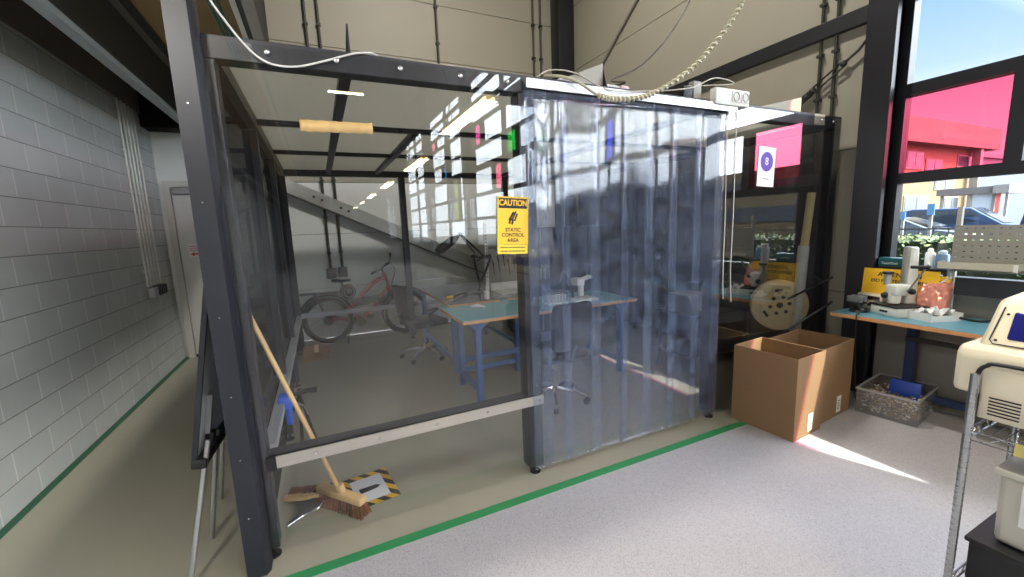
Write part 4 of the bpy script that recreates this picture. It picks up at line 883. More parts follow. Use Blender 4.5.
m = MB(); m.rbox(-.2, .2, -.035, .035, -.055, .055, .02, Matrix.Translation((.60, BY, .60)) @ Matrix.Rotation(-.05, 4, 'Y')); m.build('battery', blackp, bk)
MB().cyl(BB - V((0, .07, 0)), BB + V((0, .07, 0)), .08, 20).build('motor', blackp, bk)
m = MB(); m.tube([HB + V((0, 0, .02)), HB + V((.03, 0, -.06))], .028, 10)
for s in (-1, 1): m.tube([HB + V((.02, s * .055, -.03)), FH + V((0, s * .055, 0))], .018, 8)
m.build('fork', blackp, bk)
m = MB(); m.tube([V((.27, BY, .47)), V((.255, BY, .93))], .016, 10); m.build('seat_post', blackp, bk)
m = MB()
for sx, w_, z in ((.10, .075, .0), ): pass
pts = [(-.14, .075), (-.12, .085), (-.06, .07), (0, .04), (.07, .024), (.13, .018)]
A_ = [m.b.verts.new((.25 + x, BY - w_, .955 + (.012 if x < -.05 else 0))) for x, w_ in pts] + [m.b.verts.new((.25 + x, BY + w_, .955 + (.012 if x < -.05 else 0))) for x, w_ in pts[::-1]]
B_ = [m.b.verts.new((v.co.x, BY + (v.co.y - BY) * .7, v.co.z - .035)) for v in A_]; n = len(A_)
m.b.faces.new(A_); m.b.faces.new(B_[::-1])
for k in range(n): m.b.faces.new((A_[k], A_[(k + 1) % n], B_[(k + 1) % n], B_[k]))
m.build('saddle', blackp, bk, bevel=.008)
m = MB(); m.tube([(.33 + .1 * math.cos(k * PI / 12), BY - .08, .78 + .1 * math.sin(k * PI / 12)) for k in range(24)], .018, 8, close=True); m.tube([(.33 + .07 * math.cos(k * PI / 12), BY - .10, .775 + .085 * math.sin(k * PI / 12)) for k in range(24)], .018, 8, close=True); m.ball((.33, BY - .08, .78), .075, 1, .5, 1); m.build('coiled_lock', blackp, bk)
m = MB(); m.tube([HT + V((-.01, 0, .0)), HT + V((-.03, 0, .10))], .02, 10); m.tube(arc([HT + V((-.22, -.30, .06)), HT + V((-.10, -.22, .09)), HT + V((-.03, 0, .10)), HT + V((.06, .2, .15)), HT + V((.12, .30, .16))], 6), .013, 8); m.build('handlebar', blackp, bk)
for s, q in ((-1, HT + V((-.22, -.30, .06))), (1, HT + V((.12, .30, .16)))): MB().tube([q, q + (HT + V((-.03, 0, .1)) - q) * .35], .018, 10).build('grip', rubber, bk)
MB().tube(arc([HT + V((-.08, -.18, .1)), HT + V((.08, -.1, .17)), HT + V((.16, 0, .05)), HT + V((.08, 0, -.2))], 6), .006, 6).build('brake_cable', rubber, bk)
MB().tube([HT + V((.13, .28, .16)), HT + V((.15, .28, .27))], .006, 6).build('mirror_stem', blackp, bk); MB().ball(HT + V((.15, .28, .29)), .04, .5, .3, 1).build('mirror', blackp, bk)
m = MB(); m.tube([(RH.x + .385 * math.cos(a), BY, RH.z + .385 * math.sin(a)) for a in [math.radians(20 + k * 8) for k in range(22)]], .03, 8); m.build('mudguard', blackp, bk)
m = MB(); m.tube([(FH.x + .385 * math.cos(a), BY, FH.z + .385 * math.sin(a)) for a in [math.radians(30 + k * 8) for k in range(18)]], .026, 8); m.build('mudguard', blackp, bk)
m = MB()
for s in (-1, 1): m.tube([V((.2, BY + s * .06, .77)), V((-.33, BY + s * .07, .78))], .009, 6); m.tube([V((-.15, BY + s * .065, .775)), RH + V((0, s * .07, 0))], .008, 6)
for x in (.1, -.05, -.2, -.32): m.tube([V((x, BY - .065, .775)), V((x, BY + .065, .775))], .007, 6)
m.build('luggage_rack', blackp, bk)
m = MB(); m.tube([BB + V((0, -.09, 0)), BB + V((.14, -.10, .07))], .012, 8); m.tube([BB + V((0, .09, 0)), BB + V((-.14, .10, -.07))], .012, 8); m.build('crank', mat('crank_grey', (90, 90, 92), 0.3, .7), bk)
for q in (BB + V((.14, -.15, .07)), BB + V((-.14, .15, -.07))): MB().rbox(q.x - .045, q.x + .045, q.y - .045, q.y + .045, q.z - .012, q.z + .012, .004).build('pedal', blackp, bk)
m = MB(); m.tube([V((.30, BY - .05, .33)), V((.26, BY - .17, .0))], .01, 8); m.build('kickstand', blackp, bk)
# small carton on the floor
cbx = thing('small_carton', 'small closed cardboard box on the floor in the back left booth corner', 'box', (-.17, 5.92, 0))
MB().box(-.325, -.01, 5.83, 6.05, .0, .165).build('carton', card, cbx, bevel=.003); MB().box(-.19, -.14, 5.828, 6.051, .12, .1665).build('tape_strip', mat('brown_tape', (198, 166, 112), 0.35), cbx); MB().box(-.21, -.1, 5.8285, 5.8295, .05, .10).build('print', mat('carton_print', (120, 86, 54), 0.7), cbx)

# ---- items by the front left corner
br = thing('broom', 'broom with pale wooden handle and brown bristles leaning inside the booth', 'broom', (0, 2.5, 0))
h0, h1 = V((-.028, 2.50, .118)), P(248.5, 314, 1, 2.40)
MB().tube([h0, h1], .0125, 12).build('handle', woodm, br)
ba, bb = V((-.145, 2.655, .085)), V((.090, 2.375, .085)); dB = (bb - ba).normalized(); Mb = frame_m((ba + bb) / 2, dB, V((-dB.y, dB.x, 0))); Lb = (bb - ba).length / 2
MB().rbox(-Lb, Lb, -.032, .032, -.01, .034, .012, Mb).build('brush_block', woodm, br)
MB().cyl(Mb @ V((.02, 0, .03)), Mb @ V((.02, 0, .03)) + (h1 - h0).normalized() * .06, .021, 14).build('handle_socket', woodm, br)
m = MB()
for i in range(700):
    u, v_ = random.uniform(-1, 1), random.uniform(-1, 1); a = Mb @ V((u * (Lb - .01), v_ * .028, -.008)); e_ = Mb @ V((u * (Lb + .012), v_ * .045, -.083)); e_.z = max(e_.z, .001); m.mi = random.choice((0, 0, 1, 2)); m.tube([a, e_], [.003, .0022], 3, caps=False)
m.build('bristles', [bristle, mat('bristle_dark', (74, 44, 30), 0.9), mat('bristle_red', (140, 88, 58), 0.9)], br, smooth=0)
dp = thing('dustpan', 'grey metal dustpan lying on the floor with a wire edge handle', 'dustpan', (-.2, 2.65, 0))
# pan: triangular plate seen from its side, raised back
pa, pb, pc, pd = P(288, 527, 2, .004), P(301, 494, 2, .004), P(331, 484, 2, .03), P(318, 506, 2, .03)
m = MB(); top = [V((q.x, q.y, q.z)) for q in (pa, pd, pc, pb)]; bot = [q + V((0, 0, -.003)) for q in top]
A_ = [m.b.verts.new(q) for q in top]; B_ = [m.b.verts.new(q) for q in bot]; m.b.faces.new(A_); m.b.faces.new(B_[::-1])
for k in range(4): m.b.faces.new((A_[k], A_[(k + 1) % 4], B_[(k + 1) % 4], B_[k]))
m.build('pan', mat('pan_grey', (128, 132, 132), 0.4, .6), dp)
MB().tube(arc([pa + V((0, 0, .006)), P(304, 515, 2, .02), P(318, 508, 2, .04), P(327, 497, 2, .055), P(332, 489, 2, .07)], 6), .006, 8).build('wire_edge', chrome, dp)
MB().tube(arc([P(331, 484, 2, .03), P(326, 494, 2, .06), P(331, 497, 2, .07), P(334, 487, 2, .075), P(326, 489, 2, .06)], 6), .009, 8).build('handle', blackp, dp)
hb = thing('hand_brush', 'hand brush with pale wooden handle and brown bristles lying on the dustpan', 'brush', (-.22, 2.72, .03))
a, b_ = P(284, 498, 2, .05), P(334, 494, 2, .065); d = (b_ - a); nn = V((-d.y, d.x, 0)).normalized()
m = MB(); secs = [(0, .018), (.06, .030), (.4, .032), (.52, .024), (.62, .011), (.9, .013), (1, .008)]; up_s, dn_s = [], []
prof = [(a + d * t + nn * w_, a + d * t - nn * w_) for t, w_ in secs]
for zz in (0,):
    T1 = [m.b.verts.new(p[0] + V((0, 0, .012))) for p in prof] + [m.b.verts.new(p[1] + V((0, 0, .012))) for p in prof[::-1]]; T2 = [m.b.verts.new(v.co - V((0, 0, .022))) for v in T1]
    m.b.faces.new(T1); m.b.faces.new(T2[::-1]); n = len(T1)
    for k in range(n): m.b.faces.new((T1[k], T1[(k + 1) % n], T2[(k + 1) % n], T2[k]))
m.build('handle', woodm, hb, bevel=.006)
m = MB(); side_ = nn if nn.y > 0 else -nn
for i in range(420):
    t, v_ = random.uniform(.06, .52), random.uniform(-1, 1); q = a + d * t + V((0, 0, v_ * .012)); m.mi = random.choice((0, 0, 1, 2)); m.tube([q + side_ * .01, q + side_ * (.075 + random.uniform(-.004, .004)) + V((0, 0, v_ * .012)) + d * (t - .3) * .15], [.003, .002], 3, caps=False)
m.build('bristles', [bristle, MATS['bristle_dark'], MATS['bristle_red']], hb, smooth=0)
fm_ = thing('floor_marking', 'white floor marker with black pointer symbol in a yellow and black border', 'floor marking', (.14, 2.65, 0))
q0, q1, q2, q3 = P(341, 482, 2, .0012), P(388, 466, 2, .0012), P(398.5, 495, 2, .0012), P(352, 513, 2, .0012)
ex = ((q1 - q0) + (q2 - q3)) / 2; ey = ((q0 - q3) + (q1 - q2)) / 2; Mf = frame_m(q3, ex, ey); W_, H_ = ex.length, ey.length
def hazard():
    m = bpy.data.materials.new('hazard_tape'); m.use_nodes = True; nt = m.node_tree; b = nt.nodes['Principled BSDF']; tc = nt.nodes.new('ShaderNodeTexCoord'); sp = nt.nodes.new('ShaderNodeSeparateXYZ'); nt.links.new(tc.outputs['Object'], sp.inputs[0])
    ad = nt.nodes.new('ShaderNodeMath'); ad.operation = 'ADD'; nt.links.new(sp.outputs['X'], ad.inputs[0]); nt.links.new(sp.outputs['Y'], ad.inputs[1])
    mu = nt.nodes.new('ShaderNodeMath'); mu.operation = 'MULTIPLY'; mu.inputs[1].default_value = 9.0; nt.links.new(ad.outputs[0], mu.inputs[0])
    f = nt.nodes.new('ShaderNodeMath'); f.operation = 'FRACT'; nt.links.new(mu.outputs[0], f.inputs[0]); g = nt.nodes.new('ShaderNodeMath'); g.operation = 'GREATER_THAN'; g.inputs[1].default_value = .5; nt.links.new(f.outputs[0], g.inputs[0])
    mx = nt.nodes.new('ShaderNodeMix'); mx.data_type = 'RGBA'; nt.links.new(g.outputs[0], mx.inputs['Factor']); mx.inputs['A'].default_value = lin((30, 28, 26)); mx.inputs['B'].default_value = lin((214, 168, 44)); nt.links.new(mx.outputs['Result'], b.inputs['Base Color']); b.inputs['Roughness'].default_value = .5; return m
m = MB(); bw = .05
for r in ((0, W_, 0, bw), (0, W_, H_ - bw, H_), (0, bw, bw, H_ - bw), (W_ - bw, W_, bw, H_ - bw)): m.box(r[0], r[1], r[2], r[3], -.001, 0, Mf)
m.build('border_tape', hazard(), fm_)
MB().box(bw, W_ - bw, bw, H_ - bw, -.001, 0, Mf).build('white_field', mat('field_white', (214, 216, 220), 0.5), fm_)
m = MB(); m.prism([(.085, .15), (.19, .160), (.218, .182), (.19, .20), (.085, .205)], 2, .0003, .0012, Mf); m.build('pointer_symbol', inkm, fm_)
cl_ = thing('blue_clamp', 'blue plastic clamp gripping the aluminium side rail behind the broom', 'clamp', (-.33, 2.95, .55))
q = P(285, 402, 0, -.31); bl_ = mat('clamp_blue', (36, 84, 196), 0.4)
m = MB(); m.rbox(q.x - .04, q.x + .05, q.y - .06, q.y + .05, q.z - .035, q.z + .055, .02); m.rbox(q.x + .0, q.x + .04, q.y - .05, q.y + .01, q.z - .15, q.z - .02, .012); m.build('body', bl_, cl_)
m = MB(); m.tube([q + V((.03, 0, .04)), q + V((.14, -.02, .06)), q + V((.2, -.02, .055))], [.012, .016, .02], 10); m.build('knob', blackp, cl_)
MB().tube([q + V((.02, 0, .02)), q + V((.11, -.06, -.03)), q + V((.13, -.08, -.08))], .008, 8).build('screw_rod', chrome, cl_)
G_ = lambda px, py: P(px, py, 2, .022)
sb_ = thing('camera_tripod', 'black folding tripod legs standing behind the front rail by the side rail', 'tripod', (-.245, 3.35, 0))
tp_ = V((-.245, 3.35, .46))
for e_ in (G_(281, 441), G_(303, 447), G_(318, 444)): MB().tube([tp_, tp_ * .5 + e_ * .5, e_], [.012, .012, .010], 8).build('leg', blackp, sb_); MB().ball(e_, .022, 1.3, 1, 1).build('rubber_foot', rubber, sb_)
MB().tube([tp_ - V((0, 0, .06)), tp_ + V((0, 0, .05))], .015, 10).build('hub', blackp, sb_)

# flip chart in the corridor
fc = thing('flip_chart', 'white flip chart board on slim legs, seen edge-on beside the dark corner post', 'flip chart', (-.67, 2.65, 0))
n0, n1 = P(195, 462, 1, 2.34), P(206.5, 283, 1, 2.315); upv = (n1 - n0).normalized(); fdir = V((.07, 1, 0)).normalized()
Mx = frame_m(n0, fdir, upv); hb_ = (n1 - n0).length + .06
MB().box(.0, .62, 0, hb_, -.006, .006, Mx).build('board', mat('board_white', (226, 230, 236), 0.3), fc)
m = MB(); m.box(-.015, .635, hb_, hb_ + .025, -.012, .010, Mx); m.box(-.015, .004, 0, hb_, -.012, .010, Mx); m.box(.616, .635, 0, hb_, -.012, .010, Mx); m.build('frame', slate, fc)
m = MB(); m.rbox(-.02, .635, -.03, .02, -.012, .05, .008, Mx); m.build('pen_tray', blackp, fc)
m = MB(); m.rbox(.10, .15, .02, .10, .008, .045, .006, Mx); m.build('clip', blackp, fc)
MB().box(.09, .115, .10, .30, .007, .03, Mx).build('slide_rail', alu, fc)
lm = mat('leg_grey', (160, 160, 158), 0.35, .6)
for a_, b2 in ((P(208, 440, 1, 2.36), P(192, 602, 1, 2.24)), (P(217, 430, 1, 2.58), (-.698, 2.597, 0)), (P(223, 430, 1, 2.98), (-.725, 2.986, 0))):
    b2 = V(b2); b2.z = max(b2.z, 0); MB().tube([a_, b2], .012, 10).build('leg', lm, fc)

# ================================================================== RIGHT SIDE
dk = thing('desk', 'long blue-legged desk with wooden edge and teal mat under the window', 'desk', (4.24, .8, 0))
tp = MB().box(3.935, WX - .06, -.3, 2.0, TH - .034, TH - .004).build('desktop', edge, dk, bevel=.003); MB().box(3.938, WX - .063, -.297, 1.997, TH - .004, TH).build('mat', mat('blue_mat', (96, 150, 168), 0.35), tp)
for y in (1.60, -.2):
    for x in (4.37,): MB().box(x - .03, x + .03, y - .03, y + .03, 0, TH - .034).build('leg', mat('navy_leg', (30, 46, 84), 0.45), dk)
MB().box(4.30, 4.33, -.2, 1.62, .60, .635).build('cross_bar', black, dk); MB().box(4.4, 4.46, -.2, 1.62, .10, .15).build('stretcher', mat('navy_leg', (34, 58, 104), 0.45), dk)
sc = thing('drill_microscope', 'large pale bench microscope with tall column on the window desk', 'microscope', (4.35, 1.68, TH))
def bx(n, M_, *a, mt=white, r=.006): return MB().rbox(*a, r, M_).build(n, mt, sc)
Ms = Matrix.Translation((4.23, 1.655, TH)) @ Matrix.Rotation(math.radians(-24), 4, 'Z')
sw_ = mat('scope_white', (216, 216, 208), 0.4)
bx('base', Ms, -.13, .17, -.12, .12, 0, .075, mt=sw_, r=.01); MB().box(-.135, .12, -.13, .13, .076, .086, Ms).build('stage_plate', blackp, sc)
MB().box(-.1315, -.129, -.04, .03, .028, .044, Ms).build('badge', blackp, sc)
m = MB(); m.prism([(.06, .0), (.17, 0), (.135, .545), (.08, .545)], 1, .012, .075, Ms); m.build('column', sw_, sc, bevel=.012)
MB().rbox(.052, .092, .026, .066, .20, .548, .004, Ms).build('slide_rail', mat('rail_silver', (186, 186, 182), 0.3, .6), sc)
m = MB(); m.rbox(-.09, .05, -.05, .05, .16, .25, .02, Ms); m.lathe([(0, 0), (.04, 0), (.045, .05), (.038, .12), (0, .12)], seg=18, M=Ms @ Matrix.Translation((-.05, 0, .10))); m.build('head', sw_, sc)
m = MB(); m.lathe([(0, 0), (.024, 0), (.024, .10), (0, .10)], seg=16, M=Ms @ Matrix.Translation((-.06, .06, .24))); m.build('eyepiece', mat('eyepiece_grey', (170, 170, 166), 0.35, .3), sc); MB().lathe([(0, 0), (.038, 0), (.038, .018), (0, .018)], seg=18, M=Ms @ Matrix.Translation((-.06, .06, .33))).build('eyecup', blackp, sc)
MB().tube([Ms @ V((.0, -.06, .2)), Ms @ V((-.0, -.2, .43))], .007, 8).build('lever', mat('lever_steel', (150, 150, 150), 0.3, .7), sc); MB().tube([P(911, 267, 0, 4.12), P(930, 267.5, 0, 4.12)], [.012, .014], 10).build('lever_grip', blackp, sc)
for q in (Ms @ V((.02, -.075, .2)), Ms @ V((-.1, .03, .16))): MB().ball(q, .025).build('knob', blackp, sc)
psu = thing('power_supply', 'cream bench power supply with dark display at the desk\'s left end', 'power supply', (4.4, 1.9, TH))
Mq = Matrix.Translation((4.38, 1.86, TH)) @ Matrix.Rotation(math.radians(-18), 4, 'Z')
MB().rbox(-.1, -.02, -.12, .10, .005, .135, .008, Mq).build('case', cream, psu); MB().box(-.1025, -.099, -.10, .08, .085, .12, Mq).build('display', mat('display_dark', (40, 26, 24), 0.2), psu)
for y in (-.07, -.02, .04): MB().lathe([(0, 0), (.014, 0), (.012, .016), (0, .016)], seg=14, M=Mq @ Matrix.Translation((-.10, y, .045)) @ Matrix.Rotation(-PI / 2, 4, 'Y')).build('knob', blackp, psu)
hd = thing('desk_vise', 'small black bench vise standing at the left end of the desk', 'vise', (4.12, 1.88, TH))
m = MB(); m.lathe([(0, 0), (.065, 0), (.06, .02), (.03, .035), (.025, .07), (0, .07)], (4.12, 1.88, TH), 18); m.rbox(4.05, 4.19, 1.85, 1.92, TH + .06, TH + .10, .01); m.build('body', blackp, hd); MB().rbox(4.05, 4.07, 1.83, 1.94, TH + .09, TH + .14, .004).build('jaw', grey, hd); MB().rbox(4.12, 4.14, 1.83, 1.94, TH + .09, TH + .14, .004).build('jaw', grey, hd); MB().tube([(4.19, 1.885, TH + .08), (4.26, 1.885, TH + .08)], .008, 8).build('spindle', chrome, hd)
ys_ = thing('attention_sign', 'yellow ATTENTION ESD protected area board standing behind the power supply', 'sign', (4.47, 1.87, TH))
yl, yr = P(862, 268, 0, 4.47).y, P(906, 270, 0, 4.47).y
My = frame_m((4.37, 1.985, .925), V((0, -1, 0)), V((.08, 0, 1))); Wy = .50
MB().box(0, Wy, 0, .245, -.004, 0, My).build('board', yellow, ys_)
text('ATTENTION', 'lettering', .052, My @ Matrix.Translation((.25, .195, .0008)), inkm, ys_, .001); text('ESD PROTECTED AREA', 'lettering', .037, My @ Matrix.Translation((.25, .14, .0008)), inkm, ys_, .0008); dashes(My, .17, .33, .05, .010, 'small_print', ys_)
m = MB(); m.box(.02, .05, -.1, 0, -.03, -.004, My); m.box(.44, .47, -.1, 0, -.03, -.004, My); m.build('stand', dgrey, ys_)
shf = thing('desk_shelf', 'dark low shelf at the back of the desk carrying the teal box', 'shelf', (4.5, 1.6, TH))
MB().box(4.42, WX - .06, 1.46, 1.905, 1.165, 1.185).build('board', blackp, shf); 
for y in (1.475, 1.89): MB().box(4.44, WX - .065, y - .01, y + .01, TH, 1.165).build('support', blackp, shf)
tbx = thing('teal_carton', 'flat teal printed carton lying on the dark shelf left of the microscope column', 'box', (4.46, 1.79, 1.185)); MB().rbox(4.425, WX - .065, 1.72, 1.905, 1.1855, 1.26, .004).build('carton', mat('teal_carton', (26, 84, 88), 0.4), tbx); text('TeachOuti', 'lettering', .026, frame_m((4.4235, 1.825, 1.215), V((0, -1, 0)), V((0, 0, 1))), paper, tbx)
pb_ = thing('antistatic_bag', 'shiny pink antistatic bag leaning behind the microscope', 'bag', (4.42, 1.5, TH))
m = MB(); n = 14; g = []
for i in range(n + 1):
    row = []
    for j in range(n + 1):
        u, v_ = i / n, j / n; bul = math.sin(PI * u) ** .5 * math.sin(PI * v_) ** .5; row.append(m.b.verts.new((4.36 + .06 * v_ - .05 * bul - random.uniform(0, .018), 1.60 - .19 * u, TH + .005 + .27 * v_)))
    g.append(row)
for i in range(n):
    for j in range(n): m.b.faces.new((g[i][j], g[i + 1][j], g[i + 1][j + 1], g[i][j + 1]))
o = m.build('film', mat('pink_film', (226, 150, 132), 0.16, .25, .12, 12), pb_, smooth=25); o.modifiers.new('thickness', 'SOLIDIFY').thickness = .004
MB().rbox(4.40, 4.44, 1.43, 1.62, 1.075, 1.13, .004).build('yellow_edge', yellow, pb_)
at = thing('paper_tray', 'white angular tray holding crumpled paper on the desk front', 'tray', (4.3, 1.5, TH))
Mt = Matrix.Translation((4.24, 1.45, TH)) @ Matrix.Rotation(-.35, 4, 'Z'); tw = mat('tray_white2', (226, 226, 222), 0.35)
m = MB(); m.box(-.13, .13, -.1, .1, .0, .006, Mt); m.box(-.13, -.12, -.1, .1, .006, .06, Mt); m.box(.12, .13, -.1, .1, .006, .06, Mt); m.box(-.12, .12, -.1, -.09, .006, .045, Mt); m.box(-.12, .12, .09, .1, .006, .075, Mt); m.build('tray', tw, at)
m = MB(); n = 7; g = [[m.b.verts.new(Mt @ V((-.10 + .2 * i / n, -.07 + .14 * j / n, .03 + random.uniform(0, .075)))) for j in range(n + 1)] for i in range(n + 1)]
for i in range(n):
    for j in range(n): m.b.faces.new((g[i][j], g[i + 1][j], g[i + 1][j + 1], g[i][j + 1]))
o = m.build('crumpled_paper', paper, at, smooth=0); o.modifiers.new('thickness', 'SOLIDIFY').thickness = .001
for k, (y, label, mt, h) in enumerate(((1.585, 'white spray bottle with rounded cap on the dark shelf by the window', mat('bottle_white', (226, 228, 228), 0.3), .165), (1.51, 'pale blue tin with domed lid on the dark shelf beside the pegboard', mat('bottle_blue', (96, 128, 160), 0.35), .15))):
    t = thing('spray_can', label, 'can', (4.47, y, 1.185)); r = .03 if k == 0 else .042
    MB().lathe([(0, .0005), (r, .0005), (r, h * .72), (r * .8, h * .8), (0, h * .8)], (4.47, y, 1.185)).build('body', mt, t); MB().lathe([(0, h * .8), (r * .62, h * .8), (r * .6, h * .93), (r * .3, h), (0, h)], (4.47, y, 1.185)).build('cap', mat('cap_pale', (180, 196, 210), 0.3) if k else white, t)
# pegboard tool wall over the desk
pg = thing('pegboard', 'grey perforated pegboard with tray in front of the window', 'pegboard', (4.42, .6, TH))
def peg_mat():
    m = mat('pegboard_grey', (150, 148, 140), 0.45, .2); nt = m.node_tree; b = nt.nodes['Principled BSDF']; return m
m = MB(); x = 4.42; y1, y0_, z0_, z1_ = 1.445, .30, 1.14, 1.53; py, pz = .0435, .0435; ny = int((y1 - y0_) / py); nz = int((z1_ - z0_) / pz)
for i in range(ny):
    for k in range(nz):
        ya, yb = y1 - i * py, y1 - (i + 1) * py; za, zb = z1_ - k * pz, z1_ - (k + 1) * pz; cy, cz = (ya + yb) / 2, (za + zb) / 2; ry, rz_ = .0078, .0045
        o4 = [m.b.verts.new((x, a, b)) for a, b in ((ya, za), (yb, za), (yb, zb), (ya, zb))]; i4 = [m.b.verts.new((x, a, b)) for a, b in ((cy + ry, cz + rz_), (cy - ry, cz + rz_), (cy - ry, cz - rz_), (cy + ry, cz - rz_))]
        for q in range(4): m.b.faces.new((o4[q], o4[(q + 1) % 4], i4[(q + 1) % 4], i4[q]))
bmesh.ops.remove_doubles(m.b, verts=m.b.verts[:], dist=.0005)
o = m.build('perforated_panel', peg_mat(), pg, smooth=0); o.modifiers.new('thickness', 'SOLIDIFY').thickness = .0015
for y in (1.43, .31):
    MB().box(4.428, 4.46, y - .014, y + .014, TH, 1.67).build('upright', mat('upright_grey', (176, 176, 170), 0.4, .3), pg)
tm = MB(); tm.box(4.29, 4.415, 1.065, 1.48, 1.205, 1.21); tm.box(4.29, 4.295, 1.065, 1.48, 1.205, 1.262); tm.box(4.29, 4.415, 1.475, 1.48, 1.205, 1.262); tm.box(4.29, 4.415, 1.065, 1.07, 1.205, 1.262); tm.build('tray', mat('tray_beige', (186, 182, 166), 0.4), pg); MB().box(4.2895, 4.2899, 1.066, 1.09, 1.206, 1.26).build('tray_label', white, pg)
MB().box(4.42, 4.43, .3, 1.41, 1.0, 1.135).build('lower_panel', mat('lower_panel_dark', (44, 46, 52), 0.4), pg)
MB().tube([P(951, 277, 0, 4.40), P(921, 294, 0, 4.36)], .006, 8).build('strut', white, pg)
MB().tube(arc([(4.38, 1.45, TH + .01), (4.3, 1.36, TH + .03), (4.36, 1.2, TH + .012), (4.4, 1.05, TH + .12), (4.42, .95, TH + .15)], 8), .009, 8).build('desk_cable', rubber); tag(COL.objects[-1], 'black cable curving across the desk beside the cream machine', 'cable')
tag(MB().tube(arc([(4.05, 1.83, TH + .012), (3.95, 1.80, TH + .012), (3.925, 1.80, TH - .02), (4.0, 1.82, .45), (4.08, 1.83, .1), (4.15, 1.84, .01)], 8), .005, 6).build('desk_cable', rubber), 'thin black cable hanging over the desk edge down to the floor', 'cable')

# cardboard boxes
def carton(label, x0, x1, y0, y1, h, lab):
    t = thing('cardboard_box', label, 'box', ((x0 + x1) / 2, (y0 + y1) / 2, 0), 0, 'open cardboard boxes')
    e_ = .007
    m = MB(); m.box(x0, x1, y0, y1, .001, .008); m.box(x0, x1, y0, y0 + e_, .008, h); m.box(x0, x1, y1 - e_, y1, .008, h); m.box(x0, x0 + e_, y0 + e_, y1 - e_, .008, h); m.box(x1 - e_, x1, y0 + e_, y1 - e_, .008, h)
    m.build('carton', card, t)
    MB().box(lab, lab + .07, y0 - .0015, y0 - .0003, .03, .17).build('shipping_label', mat('label_white', (206, 204, 200), 0.6), t)
    m = MB()
    for k in range(4): m.box(lab + .012, lab + .012 + (.045 if k % 2 else .03), y0 - .0022, y0 - .0016, .06 + k * .022, .066 + k * .022)
    m.build('label_print', inkm, t); return t
c1b = carton('open cardboard box, the left and nearer of two by the window desk', 0, .385, 0, .48, .632, .19)
c1b.matrix_basis = Matrix.Translation((3.015, 1.705, 0)) @ Matrix.Rotation(math.radians(4), 4, 'Z') @ Matrix.Translation((.1925, .24, 0))
c2b = carton('open cardboard box, the right of two, closer to the desk', 0, .53, 0, .42, .62, .30)
c2b.location = (.265, .21, 0); c2b.matrix_basis = Matrix.Translation((3.425, 1.765, 0)) @ Matrix.Rotation(math.radians(5), 4, 'Z') @ Matrix.Translation((.265, .21, 0))
# clear bin with parts
bn = thing('clear_bin', 'clear plastic bin of small metal parts under the desk', 'bin', (4.25, 1.62, 0)); bpm = sheet('clear_plastic_bin', (.88, .88, .88), .03, .08, 1.0, haze=.16, hazecol=(225, 225, 225))
Mn = Matrix.Translation((4.26, 1.62, 0)) @ Matrix.Rotation(math.radians(8), 4, 'Z'); 
bw_, bd_, bh = .27, .19, .205
m = MB(); e_ = .004
for q in ((-bw_, bw_, -bd_, bd_, .0, e_), (-bw_, -bw_ + e_, -bd_, bd_, e_, bh), (bw_ - e_, bw_, -bd_, bd_, e_, bh), (-bw_, bw_, -bd_, -bd_ + e_, e_, bh), (-bw_, bw_, bd_ - e_, bd_, e_, bh)): m.box(*q, Mn)
m.build('tub', bpm, bn)
rm = MB(); rm.tube([Mn @ V(q) for q in ((-bw_, -bd_, bh), (bw_, -bd_, bh), (bw_, bd_, bh), (-bw_, bd_, bh))], .011, 6, close=True); rm.build('rim', sheet('clear_plastic_rim', (.9, .9, .9), .06, .08, 1.0, haze=.42, hazecol=(230, 230, 230)), bn)
pm_ = [mat('part_steel', (224, 222, 220), 0.3, .2), mat('part_dark', (120, 106, 104), 0.4, .2), mat('part_brass', (176, 150, 120), 0.3, .3)]
m = MB()
for i in range(1500):
    c = Mn @ V((random.uniform(-bw_ + .02, bw_ - .02), random.uniform(-bd_ + .02, bd_ - .02), random.uniform(.015, .14))); d = V((random.gauss(0, 1), random.gauss(0, 1), random.gauss(0, .6))).normalized(); m.mi = random.choice((0, 1, 1, 2)); m.tube([c - d * .013, c + d * .013], random.uniform(.004, .008), 5)
o = m.build('metal_parts', pm_, smooth=0, loc=(4.26, 1.62, .015)); tag(o, 'heap of small shiny metal parts filling the clear bin', 'parts', kind='stuff')
bd2 = MB(); bd2.rbox(.02, .04, -.13, .07, .11, .255, .012, Mn @ Matrix.Rotation(.2, 4, 'Y')); tag(bd2.build('blue_scoop', mat('scoop_blue', (30, 70, 170), 0.45)), 'blue plastic divider sticking up out of the clear bin', 'divider')

